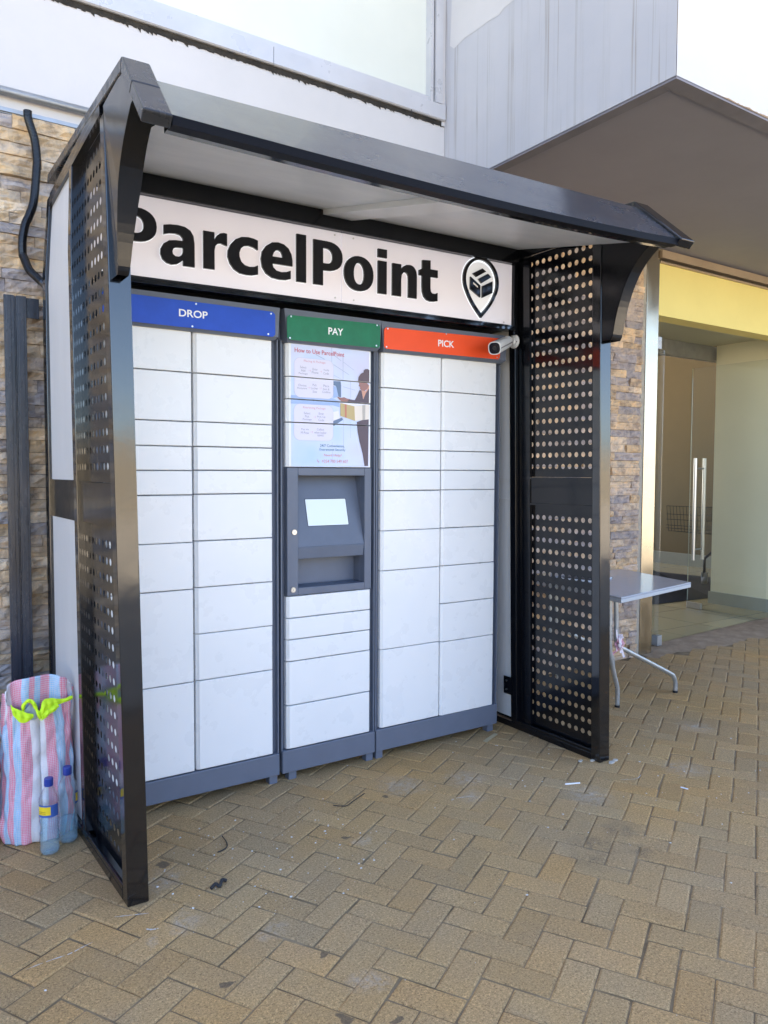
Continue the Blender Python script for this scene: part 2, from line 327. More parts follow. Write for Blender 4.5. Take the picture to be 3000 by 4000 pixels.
# stone cladding: individual split-face strips
stone, N, b = newmat('split_face_ledgestone', (.4, .3, .2, 1), .85)
v = N.coord(); at = N.n('ShaderNodeVertexColor', layer_name='tone'); n1 = N.noise(v, 14, 6, .65); n2 = N.noise(v, 60, 6, .75)
c = N.mix(1.0, at.outputs[0], N.ramp(n1, [(.28, (.48, .47, .52, 1)), (.5, (.98, .95, .93, 1)), (.72, (1.35, 1.18, .92, 1))]), 'MULTIPLY')
c = N.mix(N.ramp(n2, [(.55, 0.), (.8, .4)]), c, (.17, .15, .14, 1))
N.l(c, b.inputs['Base Color']); N.bump(n2, .8, .012, b)
mb = MB(); tones = []; rs = random.Random(11)
def strip(x0, x1, z0, z1, far):
    nx = max(3, int((x1-x0)/.022)); nz = 4; d0 = WY-.004-rs.random()*.020; sd_ = rs.random()*100
    g = []; rough = .022
    for j in range(nz+1):
        for i in range(nx+1):
            x = x0+(x1-x0)*i/nx; z = z0+(z1-z0)*j/nz
            e = min(i, nx-i, 1)*min(j, nz-j, 1)
            h = noise.fractal(Vector((x*14+sd_, z*24, sd_)), 1, 2, 4)*rough+abs(noise.noise(Vector((x*6+sd_, z*30, 3))))*.012
            g.append((x, d0-(h if e else h*.55-.001), z+(0 if e else 0)))
    fs = [(j*(nx+1)+i, j*(nx+1)+i+1, (j+1)*(nx+1)+i+1, (j+1)*(nx+1)+i) for j in range(nz) for i in range(nx)]
    n0 = len(g)
    bd = [i for i in range(nx+1)]+[(j)*(nx+1)+nx for j in range(1, nz+1)]+[nz*(nx+1)+i for i in range(nx-1, -1, -1)]+[j*(nx+1) for j in range(nz-1, 0, -1)]
    g += [(g[k][0], WY+.01, g[k][2]) for k in bd]
    for q in range(len(bd)): a, b2 = bd[q], bd[(q+1) % len(bd)]; fs.append((a, n0+q, n0+(q+1) % len(bd), b2))
    mb.add(g, fs)
    pal = [(.64, .50, .34), (.56, .46, .34), (.47, .41, .36), (.66, .55, .41), (.40, .37, .36), (.62, .48, .31), (.54, .46, .38)]
    low = max(0, min(1, (1.9-z0)/1.9)); t = rs.choice(pal); k = rs.uniform(.85, 1.12)
    t = tuple(c_*k for c_ in t)
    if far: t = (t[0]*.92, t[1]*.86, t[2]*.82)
    tones.append((t, len(g)))
def clad(xa, xb, ztop, far):
    z = .0
    while z < ztop-.02:
        h = rs.choice([.048, .055, .058, .062]); z1 = min(z+h, ztop); x = xa
        while x < xb-.01:
            l = rs.uniform(.12, .40); x1 = min(x+l, xb)
            if xb-x1 < .06: x1 = xb
            strip(x+.001, x1-.001, z+.001, z1-.001, far); x = x1
        z = z1
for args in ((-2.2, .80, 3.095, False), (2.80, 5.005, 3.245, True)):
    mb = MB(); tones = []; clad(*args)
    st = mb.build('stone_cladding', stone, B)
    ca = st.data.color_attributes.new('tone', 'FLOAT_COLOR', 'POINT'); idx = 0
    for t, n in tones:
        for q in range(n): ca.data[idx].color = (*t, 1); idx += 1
MB().box(-6, 5.045, WY+.012, WY+.25, 0, 3.095).box(3.0, 5.045, WY+.012, WY+.25, 3.095, 3.25).build('wall_core', gap, B)
MB().box(-6, 3.03, WY-.005, WY+.25, 3.118, 3.66).build('wall_band', white_paint, B)
MB().box(-6, .95, WY-.010, WY-.005, 3.1, 3.118).box(-6, 3.02, WY, WY+.25, 3.095, 3.118).build('stone_top_trim', galv, B)
MB().tube([(-6, WY-.035, 3.178), (2.9, WY-.035, 3.178)], .019).build('conduit', galv, B, smooth=True)
# ragged dark gap under the sill
mb = MB(); rg = random.Random(5); x = -6
while x < 3.02:
    d = .03+.02*x/3 if x > 0 else .02
    mb.add([(x, WY-.008, 3.690-.002), (x+.021, WY-.008, 3.690-.002), (x+.02, WY-.008, 3.662-rg.random()*.010-rg.random()**4*.02), (x, WY-.008, 3.662-rg.random()*.008)], [(0, 1, 2, 3)]); x += .02
mb.build('rusty_gap', grime, B)
MB().box(-6, 3.03, WY+.03, WY+.25, 3.655, 3.70).build('gap_backing', gap, B)
MB().prism([(-6, WY-.020, 3.688), (-6, WY-.028, 3.694), (-6, WY-.028, 3.782), (-6, WY+.035, 3.800), (-6, WY+.035, 3.688)], (7.83, 0, 0)).prism([(1.833, WY-.020, 3.688), (1.833, WY-.028, 3.694), (1.833, WY-.028, 3.782), (1.833, WY+.035, 3.800), (1.833, WY+.035, 3.688)], (1.185, 0, 0)).build('sill', sill_m, B)
win = MB().box(-6, 2.915, WY+.045, WY+.052, 3.80, 6.5).build('window', frosted, B)
MB().box(2.915, 2.935, WY-.01, WY+.06, 3.79, 6.5).box(2.945, 3.0, WY-.022, WY+.06, 3.79, 6.5).box(-6, 2.915, WY+.02, WY+.044, 3.795, 3.835).build('window_frame', sill_m, win)
MB().box(2.935, 2.945, WY+.0, WY+.06, 3.79, 6.5).build('window_gasket', gap, win)
MB().box(-6, 3.02, WY+.06, WY+.3, 3.70, 12).box(3.0, 3.025, WY-.012, WY+.06, 3.66, 12).build('upper_wall', white_paint, B)
MB().tube([(2.752, WY-.03, 3.69), (2.75, WY-.032, 3.66), (2.738, WY-.034, 3.63)], .0018, 6).build('loose_wire', gap, B)
# balcony / overhanging volume
MB().add([(3.025, -1.0, 3.262), (3.025, WY+.05, 3.262), (3.025, WY+.05, 12), (3.025, -1.0, 12)], [(0, 1, 2, 3)]).build('balcony_side', streak, B)
# paler panel with a ragged outline on the balcony side
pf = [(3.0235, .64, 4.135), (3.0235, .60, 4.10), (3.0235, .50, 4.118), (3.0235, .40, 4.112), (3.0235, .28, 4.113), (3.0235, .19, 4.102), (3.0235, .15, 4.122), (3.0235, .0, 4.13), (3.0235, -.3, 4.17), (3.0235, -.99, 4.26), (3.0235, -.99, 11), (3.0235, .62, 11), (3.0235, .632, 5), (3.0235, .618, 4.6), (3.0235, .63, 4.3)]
MB().add(pf, [tuple(range(len(pf)))]).build('pale_side_patch', white_paint, B)
MB().add([(3.027, -1.002, 3.262), (12, -1.002, 3.262), (12, -1.002, 12), (3.027, -1.002, 12)], [(0, 1, 2, 3)]).build('balcony_front', white_paint, B)
MB().box(3.03, 12, -.996, WY+.0, 3.262, 3.4).build('soffit_slab', soffit_m, B)
MB().box(3.03, 12, -1.0, -.915, 3.250, 3.261).box(3.03, 3.10, -.914, WY-.001, 3.250, 3.261).build('soffit_rim', soffit_e, B)
rg = random.Random(8); vs = []
for i in range(121):
    x = 3.3+i*.016; h = .0015+(.012*abs(noise.noise(Vector((x*6, 2, 1))))+.006*rg.random())*(1 if 3.4 < x < 4.9 else .2)
    vs += [(x, -1.0045, 3.2605), (x, -1.0045, 3.2605+h)]
mb = MB().add(vs, [(2*i, 2*i+2, 2*i+3, 2*i+1) for i in range(120)])
mb.build('peeling_edge', concrete, B)
# steel jamb, doorway header, vestibule
MB().box(5.052, 5.205, WY-.010, WY+.20, .0, 3.25).build('steel_jamb', steel, B, bevel=.004)
mort = M('mortar_strip', (.34, .30, .24, 1), .9, var=.15, vscale=20, bump=.6, bscale=50, bdist=.006)
MB().box(5.006, 5.05, WY-.004, WY+.2, 0, 3.25).build('jamb_mortar', mort, B)
def hdr(z0, z1, y0, y1, dz=.033): # slightly rising towards the right as in the photo
    return MB().hexa([(5.206, y0, z0), (9, y0, z0+dz*2.4), (9, y1, z0+dz*2.4), (5.206, y1, z0), (5.206, y0, z1), (9, y0, z1+dz*2.4), (9, y1, z1+dz*2.4), (5.206, y1, z1)])
hdr(3.187, 3.249, WY-.03, WY+.2, 0).build('doorway_trim', trim_m, B)
hdr(3.150, 3.164, WY-.015, WY+.2, .0).build('shutter_guide', trim_m, B)
hdr(3.165, 3.186, WY+.03, WY+.2, .0).build('shutter_slot', gap, B)
hdr(2.741, 3.149, WY+.002, WY+.16, .0).build('yellow_lintel', yellow, B)
MB().box(5.206, 7.80, WY+.161, 1.98, 2.90, 3.0).build('vestibule_ceiling', greyolive, B)
MB().box(7.80, 8.05, .2, 1.86, 0, 3.25).build('green_wall', greenw, B)
MB().box(7.785, 7.80, .2, 1.88, 0.01, .145).build('skirting', skirt, B)
MB().box(5.206, 5.40, .905, 1.96, 0, 3.25).build('vestibule_side_wall', white_paint, B)
MB().box(5.401, 8.05, 1.90, 1.98, 2.74, 2.899).build('door_head', galv, B)
MB().box(10.7, 10.9, 1.0, 7, 0, 11.9).box(5.2, 10.7, 6.8, 7, 0, .9).build('hall_wall', farwall, B)  # back wall kept low, out of view, so sky light fills the hall
MB().box(10.66, 10.70, 1.0, 6.8, .01, .2).build('hall_skirting', skirt, B)
MB().box(8.05, 10.7, 1.0, 1.2, 0, 3.4).build('hall_partition', greyolive, B)
MB().box(8.06, 14, 1.2, 1.98, 3.0, 3.1).box(5.2, 5.3, 1.98, 7, 0, 3.4).build('hall_side_wall', white_paint, B)
MB().box(12, 12.2, -1, 9, 0, 12).box(-6, 12, 8.8, 9, 3.4, 12).box(-6, 5.2, WY+.3, 9, 12, 12.2).box(5.2, 10.9, WY+.3, 2.2, 12, 12.2).box(5.2, 10.9, 6.0, 9, 12, 12.2).box(10.9, 12, WY+.3, 9, 12, 12.2).box(5.0, 5.19, 2, 8.8, 3.4, 12).box(-6.2, -6, WY, 9, 0, 12).build('building_shell', white_paint, B)  # unseen roof left open above the hall to bring daylight into the doorway
# glass doors, both standing open
def leaf(x, y0, y1, z1, name):
    d = MB().box(x-.006, x+.006, y0, y1, .012, z1).build(name, glass, B)
    MB().box(x-.0075, x-.0062, y1-.004, y1+.001, .012, z1).build('edge_strip', M('glass_edge', (.25, .30, .24, 1), .3), d)
    MB().box(x-.016, x+.016, y1-.17, y1+.002, .012, .075).build('patch_fitting', brushed, d, bevel=.003)
    return d
d2 = leaf(7.33, .95, 1.83, 2.607, 'glass_door')
for xx in (7.25, 7.41):
    MB().tube([(xx, 1.715, .545), (xx, 1.715, 1.64)], .0185, 16).build('pull_handle', brushed, d2, smooth=False)
for z in (.66, 1.53): MB().tube([(7.25, 1.715, z), (7.41, 1.715, z)], .009).build('handle_standoff', chrome, d2)
d1 = leaf(5.46, .82, 1.70, 2.50, 'glass_door')
MB().box(5.43, 5.49, .80, .86, .012, .10).build('floor_pivot', galv, d1, bevel=.003)
MB().box(5.24, 5.40, .80, .815, 2.50, 2.60).build('top_hinge', galv, d1, bevel=.003)
# rubber mat and loudspeaker, trolley
mb = MB().add([(7.09, 2.13, .0145), (8.12, 2.05, .0145), (9.75, 3.08, .0145), (9.6, 4.1, .0145), (8.0, 4.2, .0145)], [(0, 1, 2, 3, 4)])
for i in range(60):
    t = i/60; a = Vector((7.09, 2.13, .016)).lerp(Vector((8.0, 4.2, .016)), t); c_ = Vector((8.12, 2.05, .016)).lerp(Vector((9.7, 4.05, .016)), t)
    mb.hexa([tuple(a), tuple(c_), tuple(c_+Vector((.012, .014, 0))), tuple(a+Vector((.012, .014, 0))), tuple(a+Vector((0, 0, .006))), tuple(c_+Vector((0, 0, .006))), tuple(c_+Vector((.012, .014, .006))), tuple(a+Vector((.012, .014, .006)))])
mb.build('door_mat', mat_m, label='black ribbed rubber mat on the beige tiles inside the doorway', cat='mat')
sp = MB().box(7.10, 7.34, 2.10, 2.26, 2.80, 3.02).build('wall_speaker', gap, bevel=.01, label='small black box hanging under the ceiling inside the doorway', cat='speaker')
MB().box(7.12, 7.32, 2.095, 2.099, 2.82, 3.0).build('speaker_grille', mat_m, sp)
T = empty('shopping_trolley', (9.1, 2.8, 0), 'black wire shopping trolley half hidden behind the pale green wall', 'trolley')
mb = MB(); wire = M('dark_wire', (.03, .03, .03, 1), .35, metal=.5)
X0, X1, Y0, Y1 = 8.89, 9.75, 2.7, 3.25
for k in range(12):
    y = Y0+(Y1-Y0)*k/11; mb.tube([(X0, y, 1.04), (X0+.05, y, .70)], .003, 6); mb.tube([(X0+.05, y, .70), (X1, y, .62)], .003, 6)
for k in range(34):
    x = X0+(X1-X0)*k/33; mb.tube([(x, Y0, 1.04), (max(x, X0+.05), Y0, .70-.08*k/33)], .003, 6)
for z in (1.04, .93, .86, .78, .74): mb.tube([(X0, Y0, z), (X1, Y0, z-.01)], .005 if z > 1 else .003, 6); mb.tube([(X0, Y0, z), (X0, Y1, z)], .004, 6)
mb.build('basket', wire, T)
MB().tube([(9.07, 2.78, .16), (9.10, 2.8, .35), (9.35, 2.8, .46), (9.75, 2.8, .5)], .018).tube([(9.3, 2.8, .45), (9.6, 2.8, .62)], .014).build('undercarriage', wire, T, smooth=True)
MB().tube([(9.07, 2.76, .055), (9.07, 2.79, .055)], .055, 20).box(9.045, 9.095, 2.74, 2.758, .06, .17).box(9.045, 9.095, 2.792, 2.81, .06, .17).build('castor', galv, T)
# far wall added behind the viewer to give reflections a golden horizon
MB().box(-60, 60, -24.3, -24, 0, 2.6).build('reflection_wall', M('sandy_render', (.42, .36, .26, 1), .9, var=.1, vscale=.4), label='long low sand coloured wall added behind the viewer to brighten reflections', cat='wall')
# ================================================================ shelter round the lockers
def LF(x, z): return .006*z*(x-.65)
def SLx(y, z):
    a = .651-.0165*z; b_ = .605+.075*max(0, z-2.3); t = (y+.667)/1.117
    return a+(b_-a)*t
def Lw(o, y, z): x = SLx(y, z)+o; return (x, y, z+LF(x, z))
def Rw(o, y, z): x = 2.995-.0235*z+.076-o; return (x, y, z+LF(x, z))     # o measured inward from the outer face, mirrored
S = empty('locker_shelter', (1.85, -.3, 0), 'black steel shelter with perforated side panels and a canopy over the white parcel lockers', 'shelter')
def sub(mb, n=1):  # split long boxes so the warp bends them
    return mb
def vbox(mb, fn, o0, o1, y0, y1, z0, z1, n=8):
    vs = []; fs = []
    for k in range(n+1):
        z = z0+(z1-z0)*k/n
        vs += [fn(o0, y0, z), fn(o1, y0, z), fn(o1, y1, z), fn(o0, y1, z)]
    for k in range(n):
        for q in range(4): fs.append((k*4+q, k*4+(q+1) % 4, k*4+4+(q+1) % 4, k*4+4+q))
    fs += [(0, 3, 2, 1), (n*4, n*4+1, n*4+2, n*4+3)]
    return mb.add(vs, fs)
def perf(fn, o, y0, y1, z0, z1, hy, hz, r, th=.0010):
    mb = MB(); n = 16
    ey = [y0]+[(hy[i]+hy[i+1])/2 for i in range(len(hy)-1)]+[y1]; ez = [z0]+[(hz[i]+hz[i+1])/2 for i in range(len(hz)-1)]+[z1]
    for i, cy in enumerate(hy):
        for j, cz in enumerate(hz):
            a0, a1, b0, b1 = ey[i], ey[i+1], ez[j], ez[j+1]
            ring = []; sq = []
            for k in range(n):
                a = 2*math.pi*k/n+math.pi/4; c_, s_ = math.cos(a), math.sin(a); m_ = max(abs(c_), abs(s_)); u = c_/m_; v_ = s_/m_
                ring.append((cy+r*c_, cz+r*s_)); sq.append((cy+(u*(a1-cy) if u > 0 else u*(cy-a0)), cz+(v_*(b1-cz) if v_ > 0 else v_*(cz-b0))))
            vs = [fn(o, *p) for p in sq]+[fn(o, *p) for p in ring]+[fn(o+th, *p) for p in sq]+[fn(o+th, *p) for p in ring]; fs = []
            for k in range(n):
                q = (k+1) % n
                fs += [(k, q, n+q, n+k), (2*n+k, 3*n+k, 3*n+q, 2*n+q), (n+k, n+q, 3*n+q, 3*n+k)]
            mb.add(vs, fs)
    return mb
def side(fn, left):
    dv0, dv1 = (-.135, -.085) if left else (-.118, -.018)
    p = vbox(MB(), fn, 0, .072 if left else .076, -.667, -.613, 0, 2.60).build('front_post', black, S, bevel=.004)
    vbox(MB(), fn, .0, .05, dv0, dv1 if left else -.068, .05, 2.63).build('divider_post', black_in if not left else black, S, bevel=.003)
    if not left: vbox(MB(), fn, .0, .076, -.064, -.018, .05, 2.63).build('divider_post', black_in, S, bevel=.003)
    # inner lip angles
    mb = MB(); vbox(mb, fn, .050 if left else .045, .060 if left else .062, dv0-.045, dv0, .05, 2.6)
    vbox(mb, fn, .048, .062, -.613, -.600, .05, 2.6); mb.build('panel_lip', black_in, S)
    vbox(MB(), fn, 0, .05, .38, .45, 0, 2.66).build('back_post', black, S, bevel=.003)
    mb = MB()
    vbox(mb, fn, .0, .074, -.612, .379, 0.0, .035, 2); vbox(mb, fn, .0, .012, -.612, .379, .035, .055, 2); vbox(mb, fn, .058, .074, -.612, dv1, .035, .052, 2)
    mb.build('bottom_rail', black_in, S, bevel=.003)
    hy = [-.571+.0461*k for k in range(10)]
    hz1 = [1.4835+.0601*k for k in range(19)]; hz0 = [.119+.0606*k for k in range(19)]
    o = .028 if left else .040
    perf(fn, o, -.612, dv0, 1.4275, 2.61, hy, hz1, .0133).build('perforated_panel', black_in, S)
    perf(fn, o, -.612, dv0, .056, 1.275, hy, hz0, .0133).build('perforated_panel', black_in, S)
    mb = MB(); vbox(mb, fn, .012 if left else .052, .016 if left else .056, -.612, dv0-.001, 1.276, 1.4265, 2)
    if left: vbox(mb, fn, .012, .016, dv1, .379, 1.272, 1.432, 2)
    mb.build('middle_plate', black_in, S)
    mb = MB()
    for z in (1.276, 1.416): vbox(mb, fn, .042, .066, -.612, dv0-.001, z, z+.010, 1)
    mb.build('plate_flange', black_in, S)
    mb = MB()
    if left: vbox(mb, fn, .014, .017, dv1, .385, 1.4325, 2.68, 6); vbox(mb, fn, .014, .017, dv1, .385, .055, 1.2715, 6)
    else:
        vbox(mb, fn, .058, .061, -.017, .385, .055, 2.66, 10)
        for z in (1.30, 1.415): vbox(mb, fn, .0612, .074, -.017, .385, z, z+.006, 1)
    mb.build('back_sheet', sheet_w, S)
    mb = MB(); vbox(mb, fn, 0, .07, -.612, .379, 2.612, 2.665, 2); mb.build('top_rail', black_in, S)
    # curved gusset bracket
    cv = crsp([(-.722, 2.085), (-.736, 2.11), (-.752, 2.18), (-.778, 2.26), (-.812, 2.335), (-.856, 2.40), (-.915, 2.455), (-.985, 2.50)], 3)
    yz = [(-.667, 2.085)]+cv+[(-1.03, 2.505), (-.93, 2.62), (-.667, 2.62)]
    tp = lambda z: max(0, min(1, (2.34-z)/.26)) if left else 0
    mb = MB()
    for i in range(1, len(yz)-3):
        a, c_ = yz[i], yz[i+1]
        oa, ob, pa_, pb_ = .014*tp(a[1]), .070-.022*tp(a[1]), .014*tp(c_[1]), .070-.022*tp(c_[1])
        mb.hexa([fn(oa, a[0], a[1]), fn(ob, a[0], a[1]), fn(ob, a[0]+.006, a[1]+.001), fn(oa, a[0]+.006, a[1]+.001), fn(pa_, c_[0], c_[1]), fn(pb_, c_[0], c_[1]), fn(pb_, c_[0]+.006, c_[1]+.003), fn(pa_, c_[0]+.006, c_[1]+.003)])
    for oo, sg in ((.0, 1), (.067, -1.6)):
        n = len(yz); vs = [fn(oo+.014*sg*tp(p[1]), *p) for p in yz]+[fn(oo+.003+.014*sg*tp(p[1]), *p) for p in yz]
        ctr = [(-.667, z) for z in (2.10,)]
        fs = []
        for off in (0, n):
            for i in range(1, n-2):
                fs.append((off+n-1, off+i, off+i+1))
            fs.append((off+n-1, off, off+1))
        mb.add(vs, fs)
    mb.build('curved_bracket', black_in, S, bevel=0)
side(Lw, True); side(Rw, False)
# corner bolt plate low on the right side
mb = MB(); mb.hexa([Rw(.078, -.03, .19), Rw(.078, .035, .19), Rw(.082, .035, .19), Rw(.082, -.03, .19), Rw(.078, -.03, .29), Rw(.078, .035, .29), Rw(.082, .035, .29), Rw(.082, -.03, .29)])
bp = mb.build('bolt_plate', black_in, S)
for z in (.215, .265):
    c0 = Vector(Rw(.082, .012, z)); MB().tube([c0, c0+Vector((-.004, 0, 0))], .006).build('bolt', chrome, bp)
# gables: rectangular tube bent over each side
def gable(fn, top, left):
    mb = MB(); W_ = .078; H_ = .040
    P = top; lo = []
    for i, (y, z) in enumerate(P):
        if i == 0: d = Vector((P[1][0]-y, P[1][1]-z)); n_ = Vector((-d.y, d.x)).normalized()
        elif i == len(P)-1: d = Vector((y-P[i-1][0], z-P[i-1][1])); n_ = Vector((-d.y, d.x)).normalized()
        else:
            d1_ = Vector((y-P[i-1][0], z-P[i-1][1])).normalized(); d2_ = Vector((P[i+1][0]-y, P[i+1][1]-z)).normalized()
            n_ = (Vector((-d1_.y, d1_.x))+Vector((-d2_.y, d2_.x))).normalized(); n_ /= max(.5, n_.dot(Vector((-d1_.y, d1_.x))))
        lo.append((y+n_.x*H_, z+n_.y*H_))
    for i in range(len(P)-1):
        a, c_, la, lc = P[i], P[i+1], lo[i], lo[i+1]
        e0 = -.004 if left else -.018
        mb.hexa([fn(e0, *la), fn(W_, *la), fn(W_, *lc), fn(e0, *lc), fn(e0, *a), fn(W_, *a), fn(W_, *c_), fn(e0, *c_)])
    return mb.build('roof_gable', roofgrey if left else black_in, S, bevel=.005)
# order: back -> apex -> tip ; normal must point down/in
gable(Lw, [(.45, 2.772), (-.927, 2.655), (-1.02, 2.548), (-1.113, 2.438)], True)
gable(Rw, [(.45, 2.775), (-.862, 2.690), (-1.115, 2.462)], False)
# canopy skin
def xr(t): return .690+(2.945-.690)*t
def zb(x):  # lower edge of the visor, sagging a little as in the photo
    P = [(.69, 2.450), (.94, 2.451), (1.96, 2.455), (2.5, 2.478), (3.0, 2.508)]
    return 2.450 if x < .7 else 2.450+.0544*max(0, (x-1.0)/2)**2.4
def zt(x): return 2.636+(x-.708)*.0251
NX = 12
def strip_x(f0, f1, f2=None):
    mb = MB(); vs = []; fs = []
    for i in range(NX+1):
        x = xr(i/NX); vs += [f0(x), f1(x)]+([f2(x)] if f2 else [])
    k = 3 if f2 else 2
    for i in range(NX):
        for q in range(k-1): fs.append((i*k+q, (i+1)*k+q, (i+1)*k+q+1, i*k+q+1))
    return mb.add(vs, fs)
vis, N, b = newmat('visor_sheet_paint', (.035, .038, .048, 1), .2, spec=.7)
v = N.coord((.6, 1, 1)); N.l(N.ramp(N.noise(v, 5, 5, .7), [(.3, .13), (.7, .32)]), b.inputs['Roughness']); N.bump(N.noise(N.coord((.5, 1, 1)), 2.2, 2), .3, .012, b); b.inputs['Coat Weight'].default_value = .4; b.inputs['Coat Roughness'].default_value = .15
strip_x(lambda x: (x, -1.092, zb(x)), lambda x: (x, -.88, zt(x)), lambda x: (x, .45, zt(x)+.10)).build('canopy_sheet', vis, S)
def tube_x(y0, y1, dz0, dz1):
    mb = MB()
    for i in range(NX):
        a, c_ = xr(i/NX), xr((i+1)/NX)
        mb.hexa([(a, y0, zb(a)+dz0), (c_, y0, zb(c_)+dz0), (c_, y1, zb(c_)+dz0), (a, y1, zb(a)+dz0), (a, y0, zb(a)+dz1), (c_, y0, zb(c_)+dz1), (c_, y1, zb(c_)+dz1), (a, y1, zb(a)+dz1)])
    return mb
tube_x(-1.094, -1.052, -.028, -.001).build('visor_edge', edge_m, S)
tube_x(-1.051, -1.018, -.024, .0).build('visor_inner_rail', black, S)
xl, xr_ = .70, 2.938
strip_x(lambda x: (x, -1.015, zb(x)+.012), lambda x: (x, -.07, 2.664+LF(x, 2.66)*.9)).build('ceiling_sheet', ceil_m, S)
mb = MB(); y0, y1 = -1.014, -.08
za, zc_ = zb(1.8)+.012, 2.664+LF(1.8, 2.66)*.9
mb.hexa([(1.72, y0, za-.026), (1.875, y0, za-.026), (1.875, y1, zc_-.026), (1.72, y1, zc_-.026), (1.72, y0, za-.001), (1.875, y0, za-.001), (1.875, y1, zc_-.001), (1.72, y1, zc_-.001)])
mb.build('ceiling_rib', M('pale_rib', (.74, .76, .76, 1), .3), S, bevel=.002)
def wbox(mb, x0, x1, y0, y1, z0, z1):
    return mb.hexa([(x, y, z+LF(x, z)) for x, y, z in [(x0, y0, z0), (x1, y0, z0), (x1, y1, z0), (x0, y1, z0), (x0, y0, z1), (x1, y0, z1), (x1, y1, z1), (x0, y1, z1)]])
wbox(MB(), .67, 2.95, -.085, -.03, 2.580, 2.665).build('header_beam', black_in, S, bevel=.003)
mb = wbox(MB(), .67, 2.945, -.090, -.03, 2.222, 2.246); wbox(mb, .67, 2.92, -.094, -.091, 2.238, 2.247); mb.build('sign_bottom_rail', black, S, bevel=.003)
wbox(MB(), .67, 2.95, -.028, .45, 2.24, 2.70).build('header_box', gap, S)
mb = wbox(MB(), 2.925, 2.95, -.075, -.03, 2.20, 2.60); mb.build('sign_end_stile', black_in, S, bevel=.003)
